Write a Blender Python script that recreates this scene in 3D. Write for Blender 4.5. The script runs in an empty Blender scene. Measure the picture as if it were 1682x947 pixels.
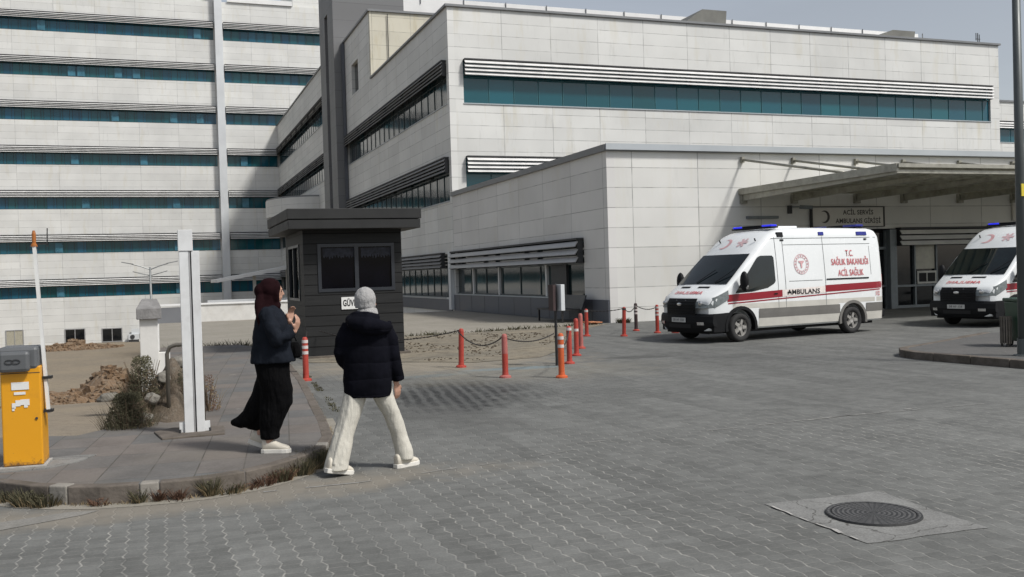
import bpy, bmesh, math, random
from math import sin, cos, pi, radians, atan2, sqrt, floor
from mathutils import Vector, Matrix, noise as mnoise
random.seed(7)
sc = bpy.context.scene
COL = sc.collection
# ---------------------------------------------------------------- camera, light, exposure
cam = bpy.data.cameras.new('camera'); co = bpy.data.objects.new('camera', cam); COL.objects.link(co)
cam.sensor_width = 36.0; cam.lens = 1573/1682*36; cam.clip_start = 0.1; cam.clip_end = 4000
R = Matrix(((0.93758759, 0.03334944, -0.34614639), (-0.34647558, 0.00447258, -0.93804833), (-0.02973522, 0.99943375, 0.0157482)))
co.matrix_world = Matrix.Translation((0, 0, 1.8)) @ R.to_4x4()
sc.camera = co
SUN = Vector((0.40, -0.50, 0.77)).normalized()
w = bpy.data.worlds.new('World'); sc.world = w; w.use_nodes = True
nt = w.node_tree; nt.nodes.clear()
sky = nt.nodes.new('ShaderNodeTexSky'); sky.sky_type = 'NISHITA'; sky.sun_disc = False
sky.sun_elevation = math.asin(SUN.z); sky.sun_rotation = atan2(SUN.x, SUN.y)
sky.air_density = 1.0; sky.dust_density = 2.0; sky.ozone_density = 1.0
hs = nt.nodes.new('ShaderNodeHueSaturation'); hs.inputs['Saturation'].default_value = 0.42; hs.inputs['Value'].default_value = 1.0
nt.links.new(sky.outputs[0], hs.inputs['Color'])
tc = nt.nodes.new('ShaderNodeTexCoord'); mp = nt.nodes.new('ShaderNodeMapping'); mp.inputs['Scale'].default_value = (1, 1, 4)
nz = nt.nodes.new('ShaderNodeTexNoise'); nz.inputs['Scale'].default_value = 2.2; nz.inputs['Detail'].default_value = 4
nt.links.new(tc.outputs['Generated'], mp.inputs[0]); nt.links.new(mp.outputs[0], nz.inputs[0])
mr = nt.nodes.new('ShaderNodeMapRange'); mr.inputs[1].default_value = .35; mr.inputs[2].default_value = .7; mr.inputs[3].default_value = .93; mr.inputs[4].default_value = 1.12
nt.links.new(nz.outputs[0], mr.inputs[0])
mx = nt.nodes.new('ShaderNodeVectorMath'); mx.operation = 'SCALE'
nt.links.new(hs.outputs[0], mx.inputs[0]); nt.links.new(mr.outputs[0], mx.inputs['Scale'])
bg = nt.nodes.new('ShaderNodeBackground'); bg.inputs['Strength'].default_value = 0.097
nt.links.new(mx.outputs[0], bg.inputs['Color'])
wo = nt.nodes.new('ShaderNodeOutputWorld'); nt.links.new(bg.outputs[0], wo.inputs[0])
sl = bpy.data.lights.new('sun', 'SUN'); sl.energy = 2.6; sl.angle = radians(8.0); sl.color = (1.0, .97, .925)
so = bpy.data.objects.new('sun', sl); COL.objects.link(so); so.rotation_euler = SUN.to_track_quat('Z', 'Y').to_euler()
sc.view_settings.view_transform = 'Standard'; sc.view_settings.look = 'None'
sc.view_settings.exposure = 0.38; sc.view_settings.gamma = 1.0

# ---------------------------------------------------------------- materials
class NG:
    def __init__(s, name):
        s.mat = bpy.data.materials.new(name); s.mat.use_nodes = True; s.t = s.mat.node_tree; s.t.nodes.clear()
        s.o = s.t.nodes.new('ShaderNodeOutputMaterial'); s.b = s.t.nodes.new('ShaderNodeBsdfPrincipled')
        s.t.links.new(s.b.outputs[0], s.o.inputs[0])
    def put(s, inp, v):
        if isinstance(v, bpy.types.NodeSocket): s.t.links.new(v, inp)
        elif v is not None:
            if isinstance(v, tuple) and len(v) == 3 and inp.type == 'RGBA': v = (*v, 1)
            inp.default_value = v
    def node(s, typ, props=None, out=0, **ins):
        n = s.t.nodes.new(typ)
        for k, v in (props or {}).items(): setattr(n, k, v)
        for k, v in ins.items():
            key = int(k[1:]) if k[0] == 'i' and k[1:].isdigit() else k.replace('_', ' ')
            s.put(n.inputs[key], v)
        return n.outputs[out]
    def m(s, op, a, b=None, c=None, clamp=False):
        n = s.t.nodes.new('ShaderNodeMath'); n.operation = op; n.use_clamp = clamp
        for i, v in enumerate((a, b, c)): s.put(n.inputs[i], v)
        return n.outputs[0]
    def mix(s, f, a, b, typ='MIX'):
        n = s.t.nodes.new('ShaderNodeMix'); n.data_type = 'RGBA'; n.blend_type = typ
        s.put(n.inputs[0], f); s.put(n.inputs[6], a); s.put(n.inputs[7], b); return n.outputs[2]
    def pos(s): return s.node('ShaderNodeNewGeometry')
    def obj(s): return s.node('ShaderNodeTexCoord', out=3)
    def sep(s, v):
        n = s.t.nodes.new('ShaderNodeSeparateXYZ'); s.put(n.inputs[0], v); return n.outputs[0], n.outputs[1], n.outputs[2]
    def comb(s, x, y, z):
        n = s.t.nodes.new('ShaderNodeCombineXYZ'); s.put(n.inputs[0], x); s.put(n.inputs[1], y); s.put(n.inputs[2], z); return n.outputs[0]
    def noise(s, v, scale, detail=3, rough=.5): return s.node('ShaderNodeTexNoise', Vector=v, Scale=scale, Detail=detail, Roughness=rough)
    def white(s, v): return s.node('ShaderNodeTexWhiteNoise', Vector=v)
    def mr(s, v, a, b, c, d):
        return s.node('ShaderNodeMapRange', i0=v, i1=a, i2=b, i3=c, i4=d)
    def scale(s, col, f):
        n = s.t.nodes.new('ShaderNodeVectorMath'); n.operation = 'SCALE'; s.put(n.inputs[0], col); s.put(n.inputs['Scale'], f); return n.outputs[0]
    def line(s, coord, period, width, off=0.0):           # 1 on a joint line
        f = s.m('FRACT', s.m('DIVIDE', s.m('SUBTRACT', coord, off), period))
        d = s.m('ABSOLUTE', s.m('SUBTRACT', f, .5))
        return s.m('GREATER_THAN', d, .5-width/period/2)
    def cell(s, coord, period, off=0.0): return s.m('FLOOR', s.m('DIVIDE', s.m('SUBTRACT', coord, off), period))
    def bump(s, h, strength, dist=.02):
        s.put(s.b.inputs['Normal'], s.node('ShaderNodeBump', Height=h, Strength=strength, Distance=dist))
    def fin(s, col=None, rough=.7, metal=0.0, spec=None):
        s.put(s.b.inputs['Base Color'], col); s.put(s.b.inputs['Roughness'], rough); s.put(s.b.inputs['Metallic'], metal)
        if spec is not None: s.put(s.b.inputs['Specular IOR Level'], spec)
        return s.mat

def plain(name, col, rough=.6, metal=0.0, amt=.15, nscale=6.0, spec=None, bump=0.0, dirt=None):
    g = NG(name); v = g.obj(); n = g.noise(v, nscale, 4, .6)
    c = g.scale(col if isinstance(col, bpy.types.NodeSocket) else g.node('ShaderNodeRGB'), g.mr(n, .3, .7, 1-amt, 1+amt))
    for nd in g.t.nodes:
        if nd.type == 'RGB': nd.outputs[0].default_value = (*col, 1)
    if dirt:
        n2 = g.noise(v, nscale*.4, 5, .7); c = g.mix(g.m('MULTIPLY', g.mr(n2, .5, .7, 0, 1), dirt[1]), c, dirt[0])
    if bump: g.bump(g.noise(v, nscale*4, 3), bump)
    return g.fin(c, g.mr(n, .3, .7, max(.02, rough-.06), min(1, rough+.06)), metal, spec)

def panel_mat(name, axis, col, pw, ph, offu=0., offz=0., stain=.5):
    g = NG(name); x, y, z = g.sep(g.pos()); u = x if axis == 'x' else y
    v = g.comb(g.cell(u, pw, offu), g.cell(z, ph, offz), 3.0)
    tint = g.mr(g.white(v), 0, 1, .93, 1.04)
    P = g.comb(u, 0.0, z)
    big = g.mr(g.noise(P, .35, 4), .35, .65, .93, 1.05)
    c = g.scale(g.scale(g.node('ShaderNodeRGB'), tint), big)
    for nd in g.t.nodes:
        if nd.type == 'RGB': nd.outputs[0].default_value = (*col, 1)
    st = g.noise(g.comb(g.m('MULTIPLY', u, 1.1), 0.0, g.m('MULTIPLY', z, .22)), 1.0, 5, .65)
    c = g.mix(g.m('MULTIPLY', g.mr(st, .55, .72, 0, 1), stain), c, (col[0]*.82, col[1]*.76, col[2]*.6))
    gr = g.noise(g.comb(g.m('MULTIPLY', u, 2.5), 5.0, g.m('MULTIPLY', z, .4)), 1.3, 5, .7)
    c = g.mix(g.m('MULTIPLY', g.mr(gr, .58, .75, 0, 1), stain*.8), c, (col[0]*.6, col[1]*.6, col[2]*.58))
    below = g.m('SUBTRACT', 5.11, g.m('MODULO', g.m('ADD', z, 50.45), 5.11))        # metres under the sill line
    run = g.noise(g.comb(g.m('MULTIPLY', u, .9), 2.0, g.m('MULTIPLY', z, .08)), 1.0, 5, .7)
    um = g.m('MULTIPLY', g.mr(run, .56, .70, 0, 1), g.mr(below, 0.0, 1.9, 1, 0))
    c = g.mix(g.m('MULTIPLY', um, min(1, stain*1.3)), c, (col[0]*.80, col[1]*.72, col[2]*.50))
    ln = g.m('MAXIMUM', g.line(u, pw, .035, offu), g.line(z, ph, .028, offz))
    lw = g.mr(g.noise(P, 1.7, 2), .35, .65, .35, .95)
    c = g.mix(g.m('MULTIPLY', ln, lw), c, (col[0]*.42, col[1]*.42, col[2]*.42))
    # each panel sits very slightly out of plane
    return g.fin(c, .55)

def glass_mat(name, axis, pw, c1, c2, off=0., curtain=0.0, rough=.07, mull=(.03, .05, .055)):
    g = NG(name); x, y, z = g.sep(g.pos()); u = x if axis == 'x' else y
    r = g.white(g.comb(g.cell(u, pw, off), g.cell(z, 5.1, .4), 1.0))
    c = g.mix(g.m('POWER', r, 1.5), c1, c2)
    c = g.scale(c, g.mr(g.white(g.comb(g.cell(u, pw, off), g.cell(z, 5.1, .4), 7.0)), 0, 1, .8, 1.25))
    if curtain:
        fold = g.m('SINE', g.m('MULTIPLY', g.m('ADD', u, g.m('MULTIPLY', g.noise(g.comb(u, 0., 0.), 1.2, 2), 1.2)), 16.0))
        has = g.m('GREATER_THAN', g.noise(g.comb(g.cell(u, pw*2, off), g.cell(z, 5.1, .4), 4.), 1.7, 0), .5)
        c = g.mix(g.m('MULTIPLY', g.m('MULTIPLY', g.mr(fold, -1, 1, .1, 1), has), curtain), c, (.16, .15, .15))
    ln = g.line(u, pw, .05, off)
    c = g.mix(ln, c, mull)
    wob = g.noise(g.pos(), .5, 2)
    g.bump(wob, .15, .02)
    return g.fin(c, g.m('ADD', rough, g.m('MULTIPLY', ln, .3)), 0, .5)

def paver_mat():
    g = NG('interlocking concrete paving'); x, y, z = g.sep(g.pos()); P = g.pos()
    wob = g.noise(P, .35, 3)
    u = g.m('ADD', x, g.m('MULTIPLY', wob, .25)); v = g.m('ADD', y, g.m('MULTIPLY', g.noise(P, .3, 2), .25))
    pw, ph = .132, .088
    zz = g.m('PINGPONG', v, ph)                        # zigzag column edges
    uz = g.m('ADD', u, g.m('MULTIPLY', zz, .30))
    col = g.cell(uz, pw)
    half = g.m('MULTIPLY', g.m('MODULO', g.m('ABSOLUTE', col), 2.0), ph/2)
    vt = g.m('ADD', g.m('ADD', v, half), g.m('MULTIPLY', uz, .06))
    cell = g.comb(col, g.cell(vt, ph), 0.)
    lu = g.m('SUBTRACT', .5, g.m('ABSOLUTE', g.m('SUBTRACT', g.m('FRACT', g.m('DIVIDE', uz, pw)), .5)))
    lv = g.m('SUBTRACT', .5, g.m('ABSOLUTE', g.m('SUBTRACT', g.m('FRACT', g.m('DIVIDE', vt, ph)), .5)))
    du = g.m('MULTIPLY', lu, pw); dv = g.m('MULTIPLY', lv, ph)
    ju = g.mr(du, .003, .010, 1, 0); jv = g.mr(dv, .001, .006, 1, 0)
    tint = g.mr(g.white(cell), 0, 1, .90, 1.09)
    big = g.mr(g.noise(P, .22, 5, .6), .3, .7, .91, 1.08)
    mid = g.mr(g.noise(P, 1.3, 5, .65), .3, .7, .9, 1.1)
    fine = g.mr(g.noise(P, 60, 3, .7), .3, .7, .88, 1.12)
    rowt = g.mr(g.white(g.comb(g.m('FLOOR', g.m('DIVIDE', uz, pw*2)), g.cell(y, 1.7), 2.)), 0, 1, .90, 1.10)
    fine = g.m('MULTIPLY', fine, rowt)
    grain = g.mr(g.noise(g.comb(g.m('MULTIPLY', x, 5.), g.m('MULTIPLY', y, 3.2), 0.), 1.0, 4, .75), .3, .7, .86, 1.13)
    fine = g.m('MULTIPLY', fine, grain)
    drag = g.mr(g.noise(g.comb(g.m('MULTIPLY', x, .18), g.m('MULTIPLY', y, 1.1), 0.), 1.0, 5, .7), .35, .68, 1.04, .92)
    fine = g.m('MULTIPLY', fine, drag)
    base = g.node('ShaderNodeRGB')
    for nd in g.t.nodes:
        if nd.type == 'RGB': nd.outputs[0].default_value = (.134, .136, .129, 1)
    c = g.scale(g.scale(g.scale(g.scale(base, tint), big), mid), fine)
    # joint sand: pale near the front, washed out or dark with moss elsewhere
    nb = g.noise(P, 9.0, 4, .75); nl = g.noise(P, .5, 3, .6)
    far = g.mr(y, 8.0, 12.5, 0, 1)
    amtu = g.m('MULTIPLY', g.mr(nb, .42, .62, .05, 1), g.mr(nl, .35, .6, .3, 1))
    jc = g.mix(far, (.36, .35, .32), (.055, .053, .049))
    c = g.mix(g.m('MULTIPLY', ju, g.m('MULTIPLY', amtu, .85)), c, jc)
    c = g.mix(g.m('MULTIPLY', jv, g.m('MULTIPLY', amtu, .5)), c, jc)
    # wet oily patch by the booth
    def blob(cx, cy, rx, ry, ang, soft=.35):
        ca, sa = cos(ang), sin(ang)
        a = g.m('SUBTRACT', x, cx); b = g.m('SUBTRACT', y, cy)
        p = g.m('DIVIDE', g.m('ADD', g.m('MULTIPLY', a, ca), g.m('MULTIPLY', b, sa)), rx)
        q = g.m('DIVIDE', g.m('SUBTRACT', g.m('MULTIPLY', b, ca), g.m('MULTIPLY', a, sa)), ry)
        d = g.m('SQRT', g.m('ADD', g.m('MULTIPLY', p, p), g.m('MULTIPLY', q, q)))
        d = g.m('ADD', d, g.mr(g.noise(P, 1.6, 4, .7), .3, .7, -.35, .35))
        return g.mr(d, 1-soft, 1+soft*.4, 1, 0)
    wet = blob(4.2, 13.9, 1.25, 1.9, -.25, .5)
    c = g.mix(g.m('MULTIPLY', wet, g.m('ADD', .42, g.m('MULTIPLY', g.m('MULTIPLY', g.mr(g.m('PINGPONG', g.m('ADD', g.m('ADD', g.m('MULTIPLY', x, .97), g.m('MULTIPLY', y, -.16)), g.m('MULTIPLY', g.noise(P, 2.0, 3), .12)), .085), .02, .055, 0, 1), g.mr(g.noise(P, 3.5, 4, .7), .35, .55, .25, 1)), .5))), c, (.022, .022, .021))
    wet2 = blob(9.2, 17.6, .75, .35, -.3); c = g.mix(g.m('MULTIPLY', wet2, .55), c, (.05, .05, .048))
    wet3 = blob(3.4, 12.0, .6, 1.3, .3); c = g.mix(g.m('MULTIPLY', wet3, .3), c, (.06, .058, .055))
    # dust spread around the booth and the bollards
    dust = blob(5.2, 19.2, 3.0, 2.5, 0, .6); c = g.mix(g.m('MULTIPLY', dust, .75), c, (.27, .235, .18))
    dust2 = blob(6.2, 16.2, 2.6, 1.6, 0, .6); c = g.mix(g.m('MULTIPLY', dust2, .3), c, (.25, .23, .18))
    ed = blob(.2, 8.35, 2.6, .5, .05, .5); c = g.mix(g.m('MULTIPLY', ed, .55), c, (.24, .21, .165))
    blue = blob(6.3, 17.0, 1.1, .28, -.12, .5); c = g.mix(g.m('MULTIPLY', blue, g.mr(nb, .35, .6, .1, .6)), c, (.13, .22, .27))
    blue2 = blob(4.6, 16.7, .9, .25, .1, .5); c = g.mix(g.m('MULTIPLY', blue2, g.mr(nb, .4, .65, .0, .45)), c, (.13, .2, .23))
    h = g.m('SUBTRACT', 1.0, g.m('MAXIMUM', ju, g.m('MULTIPLY', jv, .8)))
    g.bump(g.m('ADD', h, g.m('MULTIPLY', g.noise(P, 90, 3), .4)), .5, .006)
    return g.fin(c, g.m('SUBTRACT', .88, g.m('MULTIPLY', wet, .3)), 0, .25)

def slab_mat():
    g = NG('grey sidewalk slabs'); P = g.pos(); x, y, z = g.sep(P)
    a = -.12; ca, sa = cos(a), sin(a)
    u = g.m('ADD', g.m('MULTIPLY', x, ca), g.m('MULTIPLY', y, sa)); v = g.m('SUBTRACT', g.m('MULTIPLY', y, ca), g.m('MULTIPLY', x, sa))
    cell = g.comb(g.cell(u, .40), g.cell(v, .62), 0.)
    r = g.white(cell)
    c = g.mix(r, (.115, .115, .112), (.150, .132, .118))
    c = g.scale(c, g.mr(g.noise(P, 2.0, 5, .65), .3, .7, .82, 1.2)); c = g.scale(c, g.mr(g.noise(P, 50, 3), .3, .7, .9, 1.1))
    c = g.mix(g.m('MULTIPLY', g.mr(g.noise(P, .8, 4), .5, .7, 0, 1), .45), c, (.19, .17, .14))
    ln = g.m('MAXIMUM', g.line(u, .40, .012), g.line(v, .62, .012))
    c = g.mix(g.m('MULTIPLY', ln, g.mr(g.noise(P, 2.5, 3), .4, .6, .3, .9)), c, (.07, .065, .055))
    c = g.mix(g.mr(g.noise(P, 3.2, 5, .7), .66, .7, 0, .5), c, (.36, .33, .29))
    g.bump(g.m('SUBTRACT', 1.0, ln), .5, .006)
    return g.fin(c, .85, 0, .25)

def ground_mat(name, c1, c2, c3, sc1=.6, sc2=9.0, bump=.5):
    g = NG(name); P = g.pos()
    c = g.mix(g.mr(g.noise(P, sc1, 5, .6), .35, .65, 0, 1), c1, c2)
    c = g.mix(g.mr(g.noise(P, sc2, 5, .75), .5, .7, 0, .8), c, c3)
    c = g.scale(c, g.mr(g.noise(P, 40, 3), .3, .7, .85, 1.15))
    g.bump(g.noise(P, sc2*1.5, 5, .7), bump, .03)
    return g.fin(c, .95, 0, .2)

M = {}
WX = (.645, .645, .62)
M['panel_x'] = panel_mat('cream cladding panels, front', 'x', WX, 2.82, .68, 14.7, 15.75-.68*5)
M['panel_y'] = panel_mat('cream cladding panels, side', 'y', WX, 2.82, .68, 48.0, 15.75-.68*5, .3)
M['panel_tower'] = panel_mat('cream cladding panels, tower', 'x', WX, 4.4, .78, 7.3, .1, .45)
M['panel_low'] = panel_mat('cream cladding panels, annex front', 'x', (.655, .65, .62), 2.62, .69, 15.5, 6.03, .22)
M['panel_low_y'] = panel_mat('cream cladding panels, annex side', 'y', (.62, .61, .59), 2.75, .69, 30.0, 6.03, .2)
M['panel_pent'] = panel_mat('weathered yellowish panels', 'x', (.58, .55, .45), 2.8, 1.0, 14.7, .2, .8)
M['panel_pylon'] = panel_mat('dark grey pylon cladding', 'y', (.16, .162, .165), 2.5, 1.4, 0, 0, .2)
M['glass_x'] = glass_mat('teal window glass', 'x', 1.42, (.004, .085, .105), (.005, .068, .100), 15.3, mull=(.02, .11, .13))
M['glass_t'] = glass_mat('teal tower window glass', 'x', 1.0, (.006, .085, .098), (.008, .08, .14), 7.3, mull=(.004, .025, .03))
M['glass_y'] = glass_mat('window glass darkened for shaded side', 'y', 1.4, (.006, .026, .033), (.008, .020, .030), 48.0, .45, mull=(.008, .016, .02))  # teal glass tinted darker here, the shade of the side walls painted in
M['glass_low'] = glass_mat('annex window glass', 'y', 2.3, (.008, .014, .016), (.012, .03, .032), 31.7, .15)
M['glass_dark'] = plain('dark glass', (.008, .010, .012), .08, 0, .3, 1.5, .5)
M['glass_booth'] = plain('booth window glass', (.002, .002, .004), .08, 0, .3, 1.5, .12)
M['alu'] = plain('pale aluminium', (.40, .40, .40), .42, .55, .08, 2)
M['alu_dull'] = plain('dull louver metal', (.62, .615, .60), .5, .0, .12, 1.2)
M['alu_shade'] = plain('louver metal darkened for shaded side', (.20, .20, .20), .5, 0, .12, 1.2)  # darker copy of the louver metal, side facade shade put into its colour
M['louver_dark'] = plain('dark louver rail', (.035, .036, .038), .6, 0, .2, 2)
M['cap'] = plain('grey roof flashing', (.19, .195, .20), .5, .3, .1, .7)
M['cap_light'] = plain('pale blue grey flashing', (.40, .43, .45), .5, .1, .06, .7)
M['white_membrane'] = plain('white roof edge', (.72, .72, .71), .6, 0, .06, .7)
M['chase'] = plain('pale grey chase cladding', (.60, .62, .63), .5, .1, .1, .3)
M['plinth'] = plain('slate blue plinth panels', (.085, .092, .108), .5, 0, .12, .8)
M['dark_void'] = plain('dark interior', (.012, .012, .013), .8, 0, .2, 1)
M['steel_grey'] = plain('weathered steel', (.34, .33, .28), .5, .4, .2, 4, dirt=((.12, .11, .09), .5))
M['canopy_sheet'] = plain('weathered canopy panels', (.30, .29, .225), .55, 0, .2, 1.5, dirt=((.12, .12, .085), .6))
_t = M['canopy_sheet'].node_tree; _b = [n for n in _t.nodes if n.type == 'BSDF_PRINCIPLED'][0]; _o = [n for n in _t.nodes if n.type == 'OUTPUT_MATERIAL'][0]
_tr = _t.nodes.new('ShaderNodeBsdfTranslucent'); _tr.inputs[0].default_value = (.75, .74, .62, 1); _m = _t.nodes.new('ShaderNodeMixShader'); _m.inputs[0].default_value = .36
_t.links.new(_b.outputs[0], _m.inputs[1]); _t.links.new(_tr.outputs[0], _m.inputs[2]); _t.links.new(_m.outputs[0], _o.inputs[0])
M['conc'] = ground_mat('pale concrete slab', (.23, .215, .18), (.27, .25, .215), (.19, .175, .145), .5, 3.0, .15)
M['dirt'] = ground_mat('dry dusty earth', (.25, .21, .155), (.21, .18, .14), (.15, .125, .095), .25, 4.0, .6)
M['gravelly'] = ground_mat('dusty gravel over pavers', (.235, .205, .155), (.17, .155, .125), (.075, .062, .045), .9, 3.0, 1.0)
M['gutter'] = ground_mat('cement gutter', (.19, .185, .17), (.23, .22, .20), (.15, .145, .13), .9, 5.0, .3)
M['paver'] = paver_mat(); M['slab'] = slab_mat()
M['kerb'] = plain('dirty kerb stone', (.125, .108, .092), .9, 0, .25, 5, .2, .4, dirt=((.07, .06, .045), .7))
M['kerb_pale'] = plain('pale kerb stone', (.23, .215, .19), .9, 0, .2, 5, .2, .4)
M['asphalt'] = ground_mat('island paving', (.10, .10, .097), (.125, .12, .115), (.08, .08, .076), .6, 6.0, .3)
g = NG('cracked manhole concrete'); P = g.pos()
vo = g.t.nodes.new('ShaderNodeTexVoronoi'); vo.feature = 'DISTANCE_TO_EDGE'; g.put(vo.inputs['Vector'], g.node('ShaderNodeVectorMath', {'operation': 'ADD'}, i0=P, i1=g.scale(g.node('ShaderNodeTexNoise', out=1, Vector=P, Scale=4.0, Detail=4.0), .25))); vo.inputs['Scale'].default_value = 1.7
c = g.mix(g.mr(g.noise(P, 2.5, 5, .65), .35, .65, 0, 1), (.175, .175, .168), (.225, .225, .215)); c = g.mix(g.mr(g.noise(P, 7, 5, .75), .55, .68, 0, .6), c, (.12, .118, .11))
c = g.scale(c, g.mr(g.noise(P, 70, 3), .3, .7, .82, 1.16)); c = g.mix(g.mr(vo.outputs[0], .004, .011, .75, 0), c, (.06, .058, .052)); g.bump(g.noise(P, 45, 4), .4, .01); M['conc_rim'] = g.fin(c, .9, 0, .2)
M['mortar'] = plain('pale mortar', (.36, .35, .33), .9, 0, .2, 12)
M['stone'] = plain('field stone', (.19, .178, .155), .9, 0, .3, 7, .2, .8)
M['rubble'] = ground_mat('brown rubble', (.17, .108, .062), (.21, .15, .10), (.27, .235, .19), .9, 6.0, 1.0)
M['pier'] = plain('white plaster', (.60, .59, .56), .8, 0, .08, 3, .2, .15, dirt=((.42, .39, .34), .5))
M['pier_cap'] = plain('grey stone cap', (.21, .205, .20), .9, 0, .2, 6, .2, .5)
M['soil'] = ground_mat('dark soil', (.10, .078, .055), (.13, .105, .08), (.18, .16, .13), 2.0, 12.0, 1.0)
M['gravel'] = plain('brown clods', (.10, .08, .055), .95, 0, .4, 3)
M['grass'] = plain('dull green blades', (.085, .080, .050), .9, 0, .5, 3, .1)
M['grass_dry'] = plain('dry straw blades', (.22, .17, .10), .9, 0, .4, 3, .1)
M['twig'] = plain('brown twigs', (.13, .10, .07), .9, 0, .3, 6, .1)
M['weed_red'] = plain('reddish brown weeds', (.11, .065, .045), .9, 0, .4, 6, .1)

# ---------------------------------------------------------------- mesh helpers
class MB:
    def __init__(s): s.v = []; s.f = []; s.smooth = False
    def add(s, vs, fs):
        o = len(s.v); s.v += [tuple(p) for p in vs]; s.f += [tuple(i+o for i in f) for f in fs]; return s
    def box(s, x0, x1, y0, y1, z0, z1, M4=None):
        vs = [Vector((x, y, z)) for z in (z0, z1) for y in (y0, y1) for x in (x0, x1)]
        if M4: vs = [M4 @ v for v in vs]
        return s.add(vs, [(0, 2, 3, 1), (4, 5, 7, 6), (0, 1, 5, 4), (2, 6, 7, 3), (0, 4, 6, 2), (1, 3, 7, 5)])
    def prism(s, poly, z0, z1):
        n = len(poly); vs = [(x, y, z0) for x, y in poly]+[(x, y, z1) for x, y in poly]
        return s.add(vs, [tuple(range(n-1, -1, -1)), tuple(range(n, 2*n))]+[(i, (i+1) % n, n+(i+1) % n, n+i) for i in range(n)])
    def bar(s, a, b, w, h, up=(0, 0, 1)):
        a, b = Vector(a), Vector(b); d = (b-a); L = d.length; d.normalize(); u = Vector(up); sx = d.cross(u)
        if sx.length < 1e-4: sx = d.cross(Vector((0, 1, 0)))
        sx.normalize(); u = sx.cross(d)
        m = Matrix((sx, d, u)).transposed().to_4x4(); m.translation = a
        return s.box(-w/2, w/2, 0, L, -h/2, h/2, m)
    def tube(s, pts, rad, n=10, cap=True):
        pts = [Vector(p) for p in pts]; k = len(pts)
        if not hasattr(rad, '__len__'): rad = [rad]*k
        rings = []; ref = None
        for i, p in enumerate(pts):
            d = (pts[min(i+1, k-1)]-pts[max(i-1, 0)])
            d = d.normalized() if d.length > 1e-6 else Vector((0, 0, 1))
            if ref is None: ref = Vector((1, 0, 0)) if abs(d.x) < .8 else Vector((0, 1, 0))
            a = (ref-d*ref.dot(d)).normalized(); b = d.cross(a); ref = a
            r = rad[i]; ra, rb = (r if hasattr(r, '__len__') else (r, r))
            rings.append([p+a*ra*cos(2*pi*j/n)+b*rb*sin(2*pi*j/n) for j in range(n)])
        return s.loft(rings, cap)
    def loft(s, rings, cap=True):
        n = len(rings[0]); vs = [p for r in rings for p in r]; fs = []
        for i in range(len(rings)-1):
            for j in range(n): fs.append((i*n+j, i*n+(j+1) % n, (i+1)*n+(j+1) % n, (i+1)*n+j))
        if cap: fs += [tuple(range(n-1, -1, -1)), tuple((len(rings)-1)*n+j for j in range(n))]
        return s.add(vs, fs)
    def ell(s, c, r, nu=14, nv=9, M4=None):
        c = Vector(c); rings = []
        for i in range(nv+1):
            t = -pi/2+pi*i/nv; t = max(-pi/2+.02, min(pi/2-.02, t))
            ring = [Vector((r[0]*cos(t)*cos(2*pi*j/nu), r[1]*cos(t)*sin(2*pi*j/nu), r[2]*sin(t))) for j in range(nu)]
            if M4: ring = [M4 @ q for q in ring]
            rings.append([q+c for q in ring])
        return s.loft(rings)
    def lathe(s, prof, c=(0, 0, 0), n=20, M4=None):
        c = Vector(c); rings = []
        for r, z in prof:
            ring = [Vector((r*cos(2*pi*j/n), r*sin(2*pi*j/n), z)) for j in range(n)]
            if M4: ring = [M4 @ q for q in ring]
            rings.append([q+c for q in ring])
        return s.loft(rings)
    def build(s, name, mat, parent=None, bevel=0, smooth=None, loc=None, recalc=True):
        me = bpy.data.meshes.new(name); me.from_pydata(s.v, [], s.f)
        if recalc:
            bm = bmesh.new(); bm.from_mesh(me); bmesh.ops.recalc_face_normals(bm, faces=bm.faces); bm.to_mesh(me); bm.free()
        if mat is not None: me.materials.append(M[mat] if isinstance(mat, str) else mat)
        if s.smooth if smooth is None else smooth:
            for p in me.polygons: p.use_smooth = True
        o = bpy.data.objects.new(name, me); COL.objects.link(o)
        if parent is not None: o.parent = parent
        if loc: o.location = loc
        if bevel:
            b = o.modifiers.new('bevel', 'BEVEL'); b.width = bevel; b.segments = 2; b.limit_method = 'ANGLE'; b.angle_limit = radians(40)
        return o
def tag(o, label=None, cat=None, group=None, kind=None):
    if label: o['label'] = label
    if cat: o['category'] = cat
    if group: o['group'] = group
    if kind: o['kind'] = kind
    return o
def empty(name, label, cat, loc=(0, 0, 0), rz=0.0, group=None):
    o = bpy.data.objects.new(name, None); COL.objects.link(o); o.location = loc; o.rotation_euler.z = rz
    o.empty_display_size = .2
    return tag(o, label, cat, group)
def copy_tree(o, parent=None):
    c = o.copy(); COL.objects.link(c); c.parent = parent
    for ch in [q for q in bpy.data.objects if q.parent == o]: copy_tree(ch, c)
    return c
def text_mesh(s, size, align='CENTER', bold=0.0, extrude=0.0):
    cu = bpy.data.curves.new('txt', 'FONT'); cu.body = s; cu.size = size; cu.align_x = align; cu.align_y = 'CENTER'
    cu.offset = bold; cu.extrude = extrude; cu.resolution_u = 3; cu.space_character = 1.05
    o = bpy.data.objects.new('txt', cu); COL.objects.link(o)
    dg = bpy.context.evaluated_depsgraph_get(); me = bpy.data.meshes.new_from_object(o.evaluated_get(dg))
    bpy.data.objects.remove(o); bpy.data.curves.remove(cu)
    return me
def text(name, s, size, mat, parent, fn, **k):
    me = text_mesh(s, size, **k)
    for v in me.vertices: v.co = fn(v.co.x, v.co.y, v.co.z)
    me.materials.clear(); me.materials.append(M[mat]); me.name = name
    for p in me.polygons: p.material_index = 0
    o = bpy.data.objects.new(name, me); COL.objects.link(o); o.parent = parent
    return o

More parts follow.
